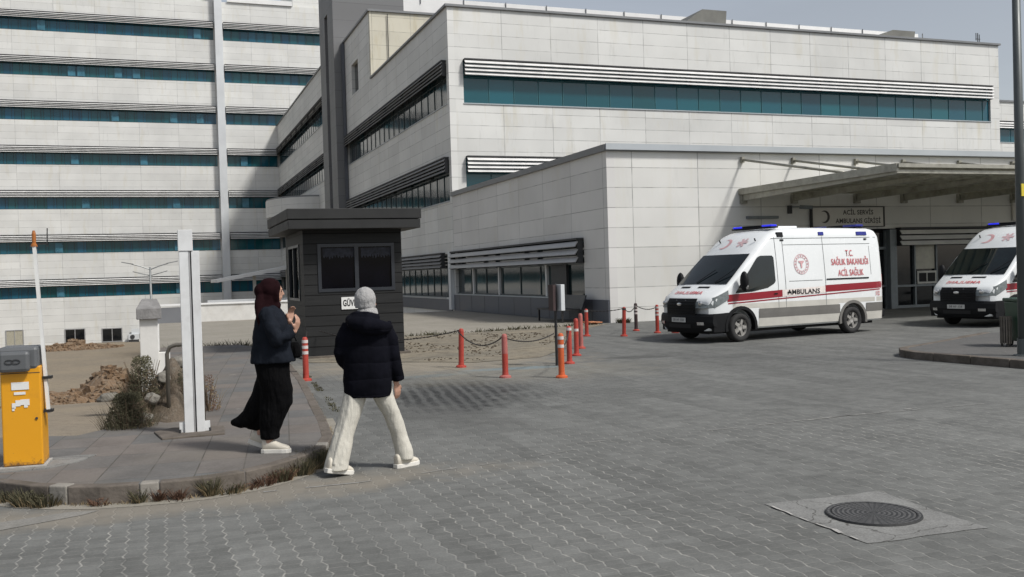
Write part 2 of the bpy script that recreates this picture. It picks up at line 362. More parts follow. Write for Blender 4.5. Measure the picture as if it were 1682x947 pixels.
# ================================================================= GROUND
def sheet(name, poly, z, mat):
    me = bpy.data.meshes.new(name); me.from_pydata([(x, y, z) for x, y in poly], [], [tuple(range(len(poly)))]); me.materials.append(M[mat])
    o = bpy.data.objects.new(name, me); COL.objects.link(o); o['kind'] = 'structure'; return o
# paved forecourt (one sheet; the sunken lot on the left is outside it)
sheet('ground', [(-300, -200), (600, -200), (600, 900), (14.6, 900), (14.6, 46.3), (-.02, 46.3), (-.02, 20.0), (-.02, 13.4), (-1.1, 10.6), (-300, 10.6)], 0, 'paver')
# sunken dusty lot
me = MB(); NX, NY = 90, 90
def pit_z(x, y):
    t = max(0, min(1, (y-13)/50)); z = -4.85*(t*t*(3-2*t)*.35+t*.65)-.05
    z += mnoise.noise(Vector((x*.25, y*.12, 0)))*.12*min(1, max(0, y-11)/6)
    return z
vs = []; fs = []
for j in range(NY+1):
    for i in range(NX+1):
        a = (i/NX); b = (j/NY)
        x = -140+170*a if 0 else -300*(1-a)**3.2+30*a; y = 10.0+120*b**1.8
        z = pit_z(x, y)
        if x > -.4 and y > 11: z = min(z, -.3)
        vs.append((x, y, z))
for j in range(NY):
    for i in range(NX):
        p = j*(NX+1)+i; fs.append((p, p+1, p+NX+2, p+NX+1))
lot = MB().add(vs, fs).build('terrain', 'dirt', smooth=True, recalc=False); lot['kind'] = 'structure'
lb = bpy.data.meshes.new('x')
# retaining edge of the raised forecourt above the lot
tag(MB().box(-.32, -.022, 20.0, 46.6, -6, -.004).build('retaining_wall', 'pier'), 'long plastered retaining wall edging the sunken dusty lot', 'wall')
# concrete apron between booth and building, ramp behind the sidewalk
sheet('path', [(-.02, 27.3), (3.0, 26.9), (6.85, 27.7), (9.6, 28.2), (14.0, 29.0), (14.1, 31), (14.1, 46.3), (-.02, 46.3)], .004, 'conc')
sheet('dirt_patch', [(3.0, 20.9), (3.8, 20.3), (5.3, 19.3), (6.0, 18.6), (7.6, 18.9), (8.6, 20.2), (9.6, 22.0), (10.9, 24.6), (12.4, 27.2), (14.3, 29.3), (9.6, 28.3), (6.85, 27.9), (3.0, 27.0)], .0075, 'gravelly')
# sidewalk with kerb
SW = [(-3.2, 9.9), (-1.9, 9.55), (-1.33, 9.2), (-1.05, 8.88), (-.76, 8.68), (-.5, 8.56), (-.2, 8.5), (.1, 8.47), (.35, 8.49), (.65, 8.6), (.95, 8.82), (1.25, 9.13), (1.5, 9.55), (1.66, 10.1), (1.78, 11.2), (2.18, 15.8), (2.44, 20.3), (2.4, 24.2), (1.9, 26.0), (.0, 26.4), (-.02, 20), (-.05, 13.4), (-.1, 12.6), (-.9, 11.6), (-1.6, 11.9), (-3.2, 12.2)]
tag(MB().prism(SW, -.3, .15).build('sidewalk', 'slab'), kind='structure')
def offset(poly, d):
    out = []; n = len(poly)
    for i in range(n):
        a, b, c = Vector(poly[max(i-1, 0)]), Vector(poly[i]), Vector(poly[min(i+1, n-1)])
        t = (c-a).normalized(); out.append((b.x+t.y*d, b.y-t.x*d))
    return out
edge = SW[1:18]
# dense resample, one kerb stone after another
def resample(poly, step):
    out = [Vector(poly[0])]; acc = 0
    for a, b in zip(poly, poly[1:]):
        a, b = Vector(a), Vector(b); L = (b-a).length; n = max(1, int(round(L/step)))
        for i in range(1, n+1): out.append(a+(b-a)*i/n)
    return out
kp = resample(edge, .17); kin, kout = offset(kp, -.11), offset(kp, .012)
kb = MB(); kb2 = MB()
i = 0; k = 0
while i < len(kp)-1:
    step = 4 if k not in (2, 4, 8) else 1
    j = min(i+step, len(kp)-1)
    top = .155+random.uniform(-.004, .004)
    poly = kout[i:j+1]+kin[i:j+1][::-1]
    c = Vector((sum(p[0] for p in poly)/len(poly), sum(p[1] for p in poly)/len(poly)))
    poly = [tuple(c+(Vector(p)-c)*.985) for p in poly]
    (kb2 if k in (2, 4, 8) else kb).prism(poly, -.2, top); i = j; k += 1
tag(kb.build('kerb', 'kerb', bevel=.012), kind='structure'); tag(kb2.build('kerb', 'kerb_pale', bevel=.012), kind='structure')
sheet('gutter_strip', [tuple(p) for p in offset(kp, .012)[:44]]+[tuple(p) for p in offset(kp, .17)[:44]][::-1], .003, 'conc')
def mortar_line(name, pts, w0, seed):
    rr = random.Random(seed); m = MB(); P = resample(pts, .12); gap = 0
    for i in range(len(P)-1):
        if rr.random() < .12: gap = rr.randrange(1, 6)
        if gap: gap -= 1; continue
        a, b = P[i], P[i+1]; n = (b-a).normalized(); n = Vector((n.y, -n.x)); wa = w0*rr.uniform(.5, 1.2); wb = w0*rr.uniform(.5, 1.2)
        m.add([(*(a-n*wa), .004), (*(b-n*wb), .004), (*(b+n*wb), .004), (*(a+n*wa), .004)], [(0, 1, 2, 3)])
    tag(m.build(name, 'mortar_dull', recalc=False), kind='structure')
M['mortar_dull'] = plain('worn mortar line', (.24, .235, .22), .9, 0, .2, 12)
mortar_line('joint_strip', [(.78, 8.38), (1.6, 8.36), (2.55, 8.55)], .016, 2); mortar_line('joint_strip', [(2.75, 8.55), (3.9, 8.85)], .008, 3)
mortar_line('joint_strip', [(4.15, 9.15), (5.0, 9.2), (6.0, 9.15), (7.2, 9.25), (9.6, 9.15)], .012, 5)
mortar_line('joint_strip', [(7.0, 9.2), (8.6, 9.3)], .02, 8)
sheet('gutter_patch', [(-2.2, 8.15), (-1.25, 8.25), (-.75, 8.38), (-.5, 8.33), (-.62, 8.22), (-1.2, 7.98), (-2.2, 7.75)], .0035, 'gutter')
# traffic island on the right
IS = [(17.6, 16.8), (15.5, 15.8), (14.1, 15.15), (13.45, 14.85), (13.12, 14.45), (13.0, 13.95), (13.02, 13.3), (13.15, 11.8), (13.3, 9.6), (13.6, 6), (40, 6), (40, 17.5)]
tag(MB().prism([tuple(Vector(p)+(Vector((22, 11.5))-Vector(p)).normalized()*.16) for p in IS], -.2, .125).build('traffic_island', 'asphalt'), kind='structure')
kp2 = resample(IS[:10], .2); ki, ko = offset(kp2, .0), offset(kp2, -.16); ki2 = MB(); i = 0
while i < len(kp2)-1:
    j = min(i+4, len(kp2)-1); poly = [tuple(p) for p in kp2[i:j+1]]+ [tuple(Vector(p)+(Vector((22, 11.5))-Vector(p)).normalized()*.18) for p in kp2[i:j+1]][::-1]
    c = Vector((sum(p[0] for p in poly)/len(poly), sum(p[1] for p in poly)/len(poly)))
    ki2.prism([tuple(c+(Vector(p)-c)*.985) for p in poly], -.2, .14+random.uniform(-.008, .008)); i = j
tag(ki2.build('kerb', 'kerb', bevel=.015), kind='structure')

# manhole: concrete square, cast cover
MH = Vector((4.73, 5.51)); ANG = radians(3)
g = NG('cast iron cover'); X_, Y_, Z_ = g.sep(g.obj())
r_ = g.m('SQRT', g.m('ADD', g.m('MULTIPLY', X_, X_), g.m('MULTIPLY', Y_, Y_)))
rings = g.m('SINE', g.m('MULTIPLY', r_, 190.0)); an = g.m('SINE', g.m('MULTIPLY', g.m('ARCTAN2', Y_, X_), 36.0))
hh = g.m('MULTIPLY', g.mr(rings, -.2, .2, 0, 1), g.mr(an, -.6, -.2, .4, 1))
cc = g.mix(hh, (.03, .03, .03), (.105, .103, .10)); cc = g.scale(cc, g.mr(g.noise(g.obj(), 14, 4), .3, .7, .8, 1.25))
g.bump(hh, .8, .01); M['iron'] = g.fin(cc, .6, .3)
sq = []
for a, b in ((-.52, -.56), (.42, -.6), (.52, .55), (-.5, .6)):
    sq.append((MH.x+a, MH.y+b))
dense = resample(sq+[sq[0]], .09)[:-1]
dense = [(p.x+random.uniform(-.012, .012), p.y+random.uniform(-.012, .012)) for p in dense]
sheet('manhole_surround', dense, .004, 'conc_rim')
mm = MB()
for a, b in ((dense[-1], dense[0]),): pass
for i in range(len(dense)-13, len(dense)-1):
    if random.random() < .75:
        a, b = Vector(dense[i]), Vector(dense[i+1]); n = (b-a).normalized(); n = Vector((n.y, -n.x))*random.uniform(.005, .017)
        mm.add([(*(a-n), .010), (*(b-n), .010), (*(b+n), .010), (*(a+n), .010)], [(0, 1, 2, 3)])
tag(mm.build('mortar_edge', 'mortar'), kind='structure')
mh = empty('manhole_cover', 'round cast iron manhole cover with ring pattern set in a concrete square', 'manhole cover', (MH.x, MH.y, .006))
MB().lathe([(0.001, .0), (.285, .0), (.285, .012), (.001, .012)], n=48).build('cover', 'iron', mh)
fr = MB(); n = 48
fr.loft([[Vector((r*cos(2*pi*j/n), r*sin(2*pi*j/n), z)) for j in range(n)] for r, z in ((.29, .0), (.29, .013), (.325, .013), (.33, .0))], False)
fr.build('frame', 'iron', mh)

# ================================================================= HOSPITAL
def louvers(parent, axis, plane, a0, a1, z0, z1, nb, depth, out=-1, mat='alu_dull', tilt=.5):
    """horizontal sun blades fixed in front of a window strip; axis 'x' facade faces -Y, 'y' facade faces -X"""
    m = MB(); dk = MB(); step = (z1-z0)/nb
    def P(u, o, z): return (u, plane-o, z) if axis == 'x' else (plane-o, u, z)
    for k in range(nb):
        zc = z0+step*(k+.5); c = step*.34
        q = []
        for u in (a0, a1):
            q += [P(u, depth*.75, zc-c), P(u, depth*.75-.03, zc-c-.02), P(u, depth*.45, zc+c*.7), P(u, depth*.45+.03, zc+c*.7+.02)]
        m.add(q, [(0, 1, 2, 3), (4, 7, 6, 5), (0, 4, 5, 1), (1, 5, 6, 2), (2, 6, 7, 3), (3, 7, 4, 0)])
    n = max(2, int(abs(a1-a0)/4.2))
    for i in range(n+1):
        u = a0+.06+(a1-a0-.12)*i/n
        p, q = P(u-.02, depth*.5, z0), P(u+.02, .02, z1)
        dk.box(min(p[0], q[0]), max(p[0], q[0]), min(p[1], q[1]), max(p[1], q[1]), z0, z1)
    p, q = P(a0, depth*.6, z1), P(a1, .0, z1+.06)
    dk.box(min(p[0], q[0]), max(p[0], q[0]), min(p[1], q[1]), max(p[1], q[1]), z1, z1+.07)
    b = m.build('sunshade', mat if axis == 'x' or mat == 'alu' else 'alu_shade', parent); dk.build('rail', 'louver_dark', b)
def winstrip(parent, axis, plane, a0, a1, z0, z1, zl, gm, nb=4, depth=.5, mull=None, opens=(), rec=.12, pw=1.42, sill=True, lmat='alu_dull'):
    """glass strip recessed behind the wall plane, with frame, opened sashes and louvres"""
    def bx(m, u0, u1, o0, o1, za, zb):
        if axis == 'x': m.box(u0, u1, plane-o1, plane-o0, za, zb)
        else: m.box(plane-o1, plane-o0, u0, u1, za, zb)
    gl = MB(); bx(gl, a0, a1, -rec-.05, -rec, z0, zl if zl else z1)
    wn = gl.build('window', gm, parent)
    f = MB(); bx(f, a0, a1, -rec, -rec+.06, z0, z0+.05); bx(f, a0, a1, -rec, -rec+.05, z1-.05, z1)
    n = int((a1-a0)/pw)
    for i in range(n+1):
        u = a0+pw*i
        if u < a1-.05: bx(f, u, u+.035, -rec, -rec+.035, z0+.05, z1-.05)
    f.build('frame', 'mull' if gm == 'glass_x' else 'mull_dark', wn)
    for u in sorted(set(round(q*2)/2 for q in opens)):
        s = MB(); bx(s, u, u+pw*.8, .02, .05, z0+.08, z1-.12); so_ = s.build('sash', 'sash', wn)
    if sill:
        s = MB(); bx(s, a0-.03, a1+.03, -rec, .05, z0-.05, z0); s.build('sill', 'cap_light', parent)
    if zl: louvers(parent, axis, plane, a0, a1, z1, zl, nb, depth, mat=lmat)
M['mull'] = plain('window mullions', (.03, .12, .14), .3, 0, .1, 2)
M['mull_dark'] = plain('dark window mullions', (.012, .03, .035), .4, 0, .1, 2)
M['sash'] = plain('open sash glass', (.04, .15, .21), .3, 0, .3, 1.5)

# --- tower far left: Y = 122
TY = 121.87
tw = empty('hospital_tower', 'long cream clad hospital tower on the left with seven teal window strips', 'building', (-12, TY, -4.9))
def P_(o): o.location = -Vector(tw.location); return o
# children keep world coordinates through their parent's inverse
def adopt(root):
    for o in bpy.data.objects:
        if o.parent == root: o.matrix_parent_inverse = Matrix.Translation(-Vector(root.location))
wl = MB()
lv = [.55+5.11*k for k in range(7)]
zprev = -6.0
for s in lv:
    wl.box(-60, 38, TY, TY+22, zprev, s)
    wl.box(7.3-.02, 8.4, TY, TY+1, s, s+2.15); wl.box(-60, 38, TY+.4, TY+21.6, s, s+2.15)
    zprev = s+2.15
wl.box(-60, 38, TY, TY+22, zprev, 35.9); wl.box(-60, 7.9, TY+.9, TY+21, 35.9, 37.5); wl.box(17, 38, TY+.9, TY+21, 35.9, 40)
wl.build('wall', 'panel_tower', tw)
rr = random.Random(3)
for k, s in enumerate(lv):
    a1, b1 = (7.28, 8.42)
    op = [-58+1.0*rr.randrange(0, 64) for _ in range(5)]+{1: [-11.2], 3: [-1.5], 4: [-4.3, 4.9], 5: [-9]}.get(k, [])
    winstrip(tw, 'x', TY, -60, a1, s, s+1.35, s+2.1, 'glass_t', 4, .75, opens=op, pw=1.0, sill=False)
    winstrip(tw, 'x', TY, b1, 37.9 if k > 3 else 14.4, s, s+1.35, s+2.1, 'glass_t', 4, .75, opens=[9.8] if k in (2, 3) else [], pw=1.0, sill=False)
MB().box(7.42, 8.3, TY-.8, TY-.02, -5, 40).build('service_chase', 'chase', tw)
MB().box(9, 16.8, TY-.2, TY+.4, 35.92, 36.5).build('parapet', 'white_membrane', tw)
def small_window(x0, x1, z0, z1, label=None, gm='glass_dark'):
    m = MB().box(x0, x1, TY-.03, TY-.004, z0, z1); wn = m.build('window', gm, tw)
    f = MB()
    for b in ((x0-.1, x0, z0-.1, z1+.1), (x1, x1+.1, z0-.1, z1+.1), (x0, x1, z1, z1+.1), (x0, x1, z0-.1, z0), ((x0+x1)/2-.04, (x0+x1)/2+.04, z0, z1)):
        f.box(b[0], b[1], TY-.07, TY-.004, b[2], b[3])
    f.build('frame', 'alu', wn)
M['blind'] = plain('pale blind', (.35, .33, .26), .7)
small_window(-10.25, -8.25, -4.7, -3.2); small_window(-6.3, -4.25, -4.75, -3.3); small_window(-16.35, -14.7, -4.65, -3.05, gm='blind')
adopt(tw)

# --- main wing
X0 = 14.53; Y0 = 47.94
wg = empty('hospital_wing', 'large cream clad three storey hospital wing with a sharp front corner and grey shaded side', 'building', (30, 60, 0))
def band(m, x0, x1, y0, y1, z0, z1): m.box(x0, x1, y0, y1, z0, z1)
XR = 52.15; YB = 76.4
STR = [(.62, 2.95), (5.72, 7.95), (10.8, 13.02)]
def wing_walls(front):
    m = MB(); z = 0 if True else -1
    zp = -.5
    for a, b in STR:
        # solid band shell (front and side slabs, .35 thick) then piers
        if front: m.box(X0+.35, XR, Y0, Y0+.35, zp, a)
        else: m.box(X0, X0+.35, Y0, YB, zp, a)
        if front:
            m.box(X0+.35, 15.32, Y0, Y0+.35, a, b); m.box(51.4, XR, Y0, Y0+.35, a, b)
        else:
            m.box(X0, X0+.35, Y0, Y0+.42, a, b); m.box(X0, X0+.35, 76.2, YB, a, b)
        zp = b
    if front: m.box(X0+.35, XR, Y0, Y0+.35, zp, 15.78)
    else: m.box(X0, X0+.35, Y0, YB, zp, 15.78)
    return m
wing_walls(True).build('wall', 'panel_x', wg); wing_walls(False).build('wall', 'panel_y', wg)
MB().box(X0+.36, XR-.01, Y0+.36, YB-.01, -.5, 15.5).build('core', 'dark_void', wg)
MB().box(XR, XR+.01, Y0, YB, -.5, 15.78).build('wall', 'panel_y', wg)
cp = MB(); cp.box(X0-.12, XR+.12, Y0-.12, Y0+.5, 15.78, 15.9); cp.box(X0-.12, X0+.5, Y0+.5, 66.7, 15.78, 15.9)
cp.build('parapet_cap', 'cap', wg)
for (a, b) in STR[1:]:
    winstrip(wg, 'x', Y0, 15.34, 51.38, a, b-.82, b, 'glass_x', 4, .48, rec=.14)
for (a, b) in STR:
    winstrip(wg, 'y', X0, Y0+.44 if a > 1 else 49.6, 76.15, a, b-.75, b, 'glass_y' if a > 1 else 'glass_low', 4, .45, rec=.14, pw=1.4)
MB().box(X0-.06, X0-.001, 48.45, 76.3, -.1, .52).build('plinth', 'plinth', wg)
MB().box(X0-.22, X0-.001, 48.0, 48.4, 0, 3.05).build('pilaster', 'chase', wg)
# penthouse on the back of the wing
ph = MB(); ph.box(X0+.02, 34, 66.8, 67.1, 15.9, 20.55); ph.build('penthouse_wall', 'panel_pent', wg)
ph = MB(); ph.box(X0, X0+.35, 67.1, 71.2, 15.782, 20.55); ph.box(X0, X0+.35, 73.7, YB, 15.782, 20.55); ph.box(X0, X0+.35, 71.2, 73.7, 15.782, 15.9); ph.box(X0, X0+.35, 71.2, 73.7, 18.2, 20.55)
ph.build('penthouse_wall', 'panel_y', wg)
MB().box(X0+.36, 34, 67.11, YB, 15.8, 20.5).build('penthouse_core', 'dark_void', wg)
pw_ = MB().box(X0+.26, X0+.3, 71.2, 73.7, 15.9, 18.2).build('window', 'glass_dark', wg)
MB().box(X0+.12, X0+.26, 71.3, 71.42, 15.9, 18.2).build('frame', 'alu', pw_)
cp = MB(); cp.box(X0-.12, X0+.5, 66.68, YB, 20.55, 20.7); cp.box(X0+.5, 34, 66.68, 67.2, 20.55, 20.7); cp.build('parapet_cap', 'cap', wg)
MB().lathe([(.03, 15.9), (.03, 20.4)], (X0+1.3, 66.7, 0), 8).build('cable', 'louver_dark', wg)
# rear upper roof edge, white
MB().box(17, 76, 80, 92, 20.0, 25.75).build('roof_upstand', 'white_membrane', wg)
rc = MB()
for i in range(16): rc.box(18+i*3.9, 18.05+i*3.9, 79.9, 80.0, 25.2, 25.82)
rc.build('roof_rail', 'cap', wg)
# smoke vents on the roof
for (xa, xb, za, zb) in ((35.8, 39.3, 19.3, 20.4), (52.8, 56.6, 19.3, 19.95)):
    s = MB(); s.add([(xa, 60, za), (xb, 60, za), (xb, 63, za), (xa, 63, za), (xa+(xb-xa)*.45, 60, zb), (xb+.1, 60, zb), (xb+.1, 63, zb), (xa+(xb-xa)*.45, 63, zb)],
          [(0, 1, 5, 4), (1, 2, 6, 5), (2, 3, 7, 6), (3, 0, 4, 7), (4, 5, 6, 7), (0, 3, 2, 1)])
    v = s.build('smoke_vent', 'vent', wg) if 'vent' in M else None
    if v is None:
        M['vent'] = plain('vent housing', (.15, .15, .135), .6, .2, .2, 1); v = s.build('smoke_vent', 'vent', wg)
    MB().box(xa-.5, xb+.5, 59.7, 63.5, 15.8, za).build('kerb_box', 'white_membrane', v)
an = MB(); an.box(63.12, 63.18, 60, 60.05, 15, 20.2); an.box(62.95, 62.99, 60, 60.05, 19.6, 20.2); an.box(63.3, 63.34, 60, 60.05, 19.5, 20.1); an.box(62.9, 63.4, 60, 60.04, 19.7, 19.74); an.build('antenna', 'louver_dark', wg)
# far wing behind the pylon
zp = -5.0
fm = MB()
for a, b in [(.62, 2.95), (5.72, 7.95), (10.8, 13.02), (15.9, 18.1)]:
    fm.box(X0, X0+.35, 83, TY-.01, zp, a); zp = b
fm.box(X0, X0+.35, 83, TY-.01, zp, 21.0); fm.build('wall', 'panel_y', wg)
MB().box(X0+.36, 30, 83, TY-.01, -5, 20.8).build('core', 'dark_void', wg)
MB().box(X0-.1, X0+.5, 83, TY-.02, 21.0, 21.15).build('parapet_cap', 'cap', wg)
for a, b in [(.62, 2.95), (5.72, 7.95), (10.8, 13.02), (15.9, 18.1)]:
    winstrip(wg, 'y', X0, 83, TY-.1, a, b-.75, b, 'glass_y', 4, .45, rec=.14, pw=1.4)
# pylon
py = MB(); py.box(13.7, 19.5, 76.42, 77.0, -1, 26.2); py.box(13.7, 14.5, 77.0, 79.0, -1, 26.2); py.box(14.0, 14.5, 79.0, 80.4, -1, 23.5); py.box(13.7, 14.5, 80.4, 83, -1, 26.2); py.box(13.7, 14.5, 79, 80.4, 23.5, 26.2)
py.box(14.5, 19.5, 77, 83, -1, 26.2)
py.build('pylon', 'panel_pylon', wg)
MB().box(14.26, 14.5, 76.2, 76.4, -1, 20.5).build('downpipe', 'plinth', wg)
# rounded bay
nb_ = 20; arc = [(X0-4.3*sin(pi*i/nb_), 97-6.0*cos(pi*i/nb_)) for i in range(nb_+1)]
bm_ = MB().prism([(X0-.01, 91)]+arc[1:-1]+[(X0-.01, 103)], 7.95, 9.6); bm_.build('rounded_bay', 'panel_y', wg)
MB().prism([(X0-.01, 91.1)]+[(X0+(a-X0)*.985, 97+(b-97)*.985) for a, b in arc[1:-1]]+[(X0-.01, 102.9)], 9.6, 9.75).build('bay_cap', 'cap', wg)
# entrance canopy of the tower side
cn = [(5.5, 100), (7.5, 98.9), (10, 98.4), (13.6, 98.2), (13.6, 112), (5.5, 112)]
zz_ = lambda x: 1.75+(x-5.5)*.17
m_ = MB(); n_ = len(cn); m_.add([(x, y, zz_(x)) for x, y in cn]+[(x, y, zz_(x)+.32) for x, y in cn], [tuple(range(n_-1, -1, -1)), tuple(range(n_, 2*n_))]+[(i, (i+1) % n_, n_+(i+1) % n_, n_+i) for i in range(n_)])
en = m_.build('entrance_canopy', 'white_membrane', wg)
for x in (9.0, 12.3): MB().box(x, x+.3, 100, 100.3, -1.2, zz_(x)).build('column', 'pier', en)
adopt(wg)

# --- emergency annex
AY = 29.68
ax = empty('emergency_annex', 'low cream clad emergency annex with grey roof cap and ambulance entrance', 'building', (24, 38, 0))
XE = 48.0
m = MB(); m.box(X0+.3, 25.66, AY, AY+.3, -.3, 5.9); m.box(25.66, XE, AY, AY+.3, 3.1, 5.9); m.build('wall', 'panel_low', ax)
m = MB(); m.box(X0, X0+.3, AY, Y0-.02, 2.98, 5.9); m.box(X0, X0+.3, AY, 31.7, .8, 2.98); m.box(X0, X0+.3, 47.8, Y0-.02, .8, 2.98); m.box(X0+.001, X0+.3, AY, Y0-.02, -.3, .8); m.build('wall', 'panel_low_y', ax)
MB().box(X0+.32, XE, AY+.32, Y0-.02, -.3, 5.7).build('core', 'dark_void', ax)
m = MB(); m.box(X0-.12, XE, AY-.12, AY+.4, 5.9, 6.12); m.box(X0-.12, X0+.4, AY+.4, Y0-.02, 5.9, 6.12); m.build('roof_cap', 'cap', ax)
m = MB(); m.box(X0-.08, XE, AY-.18, AY-.12, 5.93, 6.14); m.build('roof_flashing', 'cap_light', ax)
m = MB(); m.box(X0-.06, X0, AY+.02, Y0+.02, -.1, .78); m.build('plinth', 'plinth', ax)
jl = MB()
for i in range(9): jl.box(X0-.066, X0-.0605, 31+i*2, 31.02+i*2, 0, .78)
jl.build('plinth_joint', 'louver_dark', ax)
MB().box(X0-.09, X0+.1, 31.6, 47.9, .785, .83).build('sill', 'cap_light', ax)
winstrip(ax, 'y', X0, 31.72, 47.78, .84, 2.1, 2.95, 'glass_low', 3, .5, rec=.16, sill=False, pw=2.3, lmat='alu')
for yy in (31.72, 35.5, 41.2, 45.0):
    MB().box(X0+.06, X0+.16, yy, yy+.14, .84, 2.1).build('mullion', 'alu_dull', ax)
m = MB().box(X0+.05, X0+.155, 33.5, 35.0, .84, 2.1); m.build('shutter_panel', 'louver_dark', ax)
# ambulance entrance: glazed doors, pillar, glass wall
dr = MB().box(25.68, 26.5, AY+.2, AY+.24, 0, 2.95).build('door', 'glass_dark', ax)
m = MB(); m.box(25.68, 25.74, AY+.12, AY+.2, 0, 3.0); m.box(26.44, 26.5, AY+.12, AY+.2, 0, 3.0); m.box(25.74, 26.44, AY+.12, AY+.2, 2.3, 2.4); m.box(25.74, 26.44, AY+.12, AY+.2, .85, .92)
M['frame_grey'] = plain('grey frame', (.17, .19, .20), .5, .3); m.build('frame', 'frame_grey', dr)
MB().box(26.5, 26.82, AY-.1, AY+.3, -.1, 3.06).build('pillar', 'frame_grey', ax)
gw = MB().box(26.84, XE, AY+.22, AY+.26, .0, 3.1).build('glass_wall', 'glass_dark', ax)
m = MB()
for x in (26.84, 27.85, 28.93, 31.3, 33.6, 36): m.box(x, x+.07, AY+.1, AY+.22, .0, 2.6)
m.box(26.84, XE, AY+.09, AY+.218, .82, .9); m.box(26.84, XE, AY+.09, AY+.218, 0, .1); m.build('frame', 'frame_grey', gw)
M['paper'] = plain('white paper notices', (.55, .54, .50), .8, 0, .12, 5)
m = MB(); m.box(27.95, 28.9, AY+.07, AY+.088, .92, 1.42); wk = m.build('service_window', 'paper', gw)
m = MB(); m.box(28.03, 28.38, AY+.05, AY+.069, 1.0, 1.34); m.box(28.46, 28.82, AY+.05, AY+.069, 1.0, 1.34); m.build('hatch', 'dark_void', wk)
m = MB(); m.box(27.95, 28.9, AY+.15, AY+.2, 1.5, 2.45); m.build('blind', 'steel_grey', gw)
louvers(ax, 'x', AY, 26.86, XE, 2.42, 3.06, 3, .5, mat='alu_dull')
lf = MB(); lf.box(20.08, 21.4, AY-.14, AY, 3.52, 3.62); lf.build('light_fitting', 'frame_grey', ax)
adopt(ax)
# sign above the entrance
M['sign_panel'] = plain('grey beige sign panel', (.60, .58, .54), .6, 0, .06, 2)
M['sign_text'] = plain('dark lettering', (.05, .045, .042), .5)
sg = empty('entrance_sign', 'wide grey sign with crescent and dark lettering above the ambulance entrance', 'sign', (24.55, AY-.02, 3.2))
MB().box(-1.65, 1.63, -.1, 0, 0, .72).build('panel', 'sign_panel', sg)
m = MB()
for b in ((-1.7, -1.652, -.03, .75), (1.632, 1.68, -.03, .75), (-1.652, 1.632, .722, .75), (-1.652, 1.632, -.03, -.002)): m.box(b[0], b[1], -.13, .0, b[2], b[3])
m.build('frame', 'louver_dark', sg)
def crescent(R1, c2, R2, n=40, ang=0):
    """crescent outline: outer circle R1 minus circle of radius R2 offset c2 along +x"""
    d = c2; xi = (R1*R1-R2*R2+d*d)/(2*d); yi = sqrt(max(0, R1*R1-xi*xi)); a1 = atan2(yi, xi); a2 = atan2(yi, xi-d)
    out = [(R1*cos(a1+(2*pi-2*a1)*i/n), R1*sin(a1+(2*pi-2*a1)*i/n)) for i in range(n+1)]
    inn = [(d+R2*cos(a2+(2*pi-2*a2)*i/n), R2*sin(a2+(2*pi-2*a2)*i/n)) for i in range(n+1)]
    return out, inn
def crescent_mesh(fn, R1, c2, R2):
    o, i_ = crescent(R1, c2, R2); m = MB(); n = len(o)
    m.add([fn(*p) for p in o]+[fn(*p) for p in i_], [(k, k+1, n+k+1, n+k) for k in range(n-1)]); return m
crescent_mesh(lambda x, y: (-1.1-x, -.105, .37+y), .235, .07, .195).build('crescent', 'sign_text', sg)
text('lettering', 'ACİL SERVİS', .24, 'sign_text', sg, lambda x, y, z: (.45+x, -.106, .52+y), bold=.006)
text('lettering', 'AMBULANS GİRİŞİ', .24, 'sign_text', sg, lambda x, y, z: (.45+x*.97, -.106, .2+y), bold=.006)
# second emblem plate at the right end
es = empty('emblem_plate', 'pale wall plate with a faint round emblem at the right picture edge', 'sign', (33.35, AY-.02, 3.35))
MB().box(-.55, .8, -.08, 0, 0, .85).build('panel', 'sign_panel', es)
rg = MB(); n = 32
rg.loft([[Vector((.1+r*cos(2*pi*j/n), -.085, .42+r*sin(2*pi*j/n))) for j in range(n)] for r in (.27, .30)], False); rg.build('emblem', 'paper', es)
# security camera
cm = empty('security_camera', 'small security camera on a wall bracket left of the entrance sign', 'camera', (22.2, AY, 3.95))
MB().tube([(-.25, -.05, -.25), (-.25, -.05, .05)], .09, 8).build('junction_box', 'louver_dark', cm)
MB().bar((-.2, -.1, 0), (.1, -.3, -.02), .05, .05).build('bracket', 'frame_grey', cm)
MB().bar((.0, -.3, -.02), (.42, -.52, -.06), .13, .13).build('housing', 'frame_grey', cm, bevel=.02)

# --- canopy over ambulance bay
cy = empty('entrance_canopy', 'weathered metal canopy hung on steel rods over the ambulance entrance', 'canopy', (24, AY, 4.3))
YF = 21.75; XL = 19.86; XRc = 39.5; ZC = 4.45
BX = [19.95, 22.15, 25.0, 27.25, 30.05, 32.85, 35.6, 38.4]
for x in BX:
    m = MB(); # tapered beam
    m.add([(x-.06, AY-.02, ZC-.28), (x+.06, AY-.02, ZC-.28), (x+.06, AY-.02, ZC-.03), (x-.06, AY-.02, ZC-.03), (x-.06, YF+.1, ZC-.13), (x+.06, YF+.1, ZC-.13), (x+.06, YF+.1, ZC-.03), (x-.06, YF+.1, ZC-.03)],
          [(0, 1, 2, 3), (4, 7, 6, 5), (0, 4, 5, 1), (1, 5, 6, 2), (2, 6, 7, 3), (3, 7, 4, 0)])
    m.box(x-.12, x+.12, AY-.14, AY-.005, ZC-.38, ZC-.02); m.build('beam', 'steel_grey', cy)
for i in range(13):
    y = YF+.25+i*(AY-YF-.5)/12
    MB().box(XL+.02, XRc, y-.05, y+.05, ZC-.022, ZC+.06).build('purlin', 'steel_grey', cy)
for i in range(len(BX)):
    x0 = BX[i]-.04 if i else XL; x1 = BX[i+1]+.016 if i+1 < len(BX) else XRc
    MB().box(x0+.06, x1, YF+.06, AY-.05, ZC+.065, ZC+.085).build('roof_panel', 'canopy_sheet', cy)
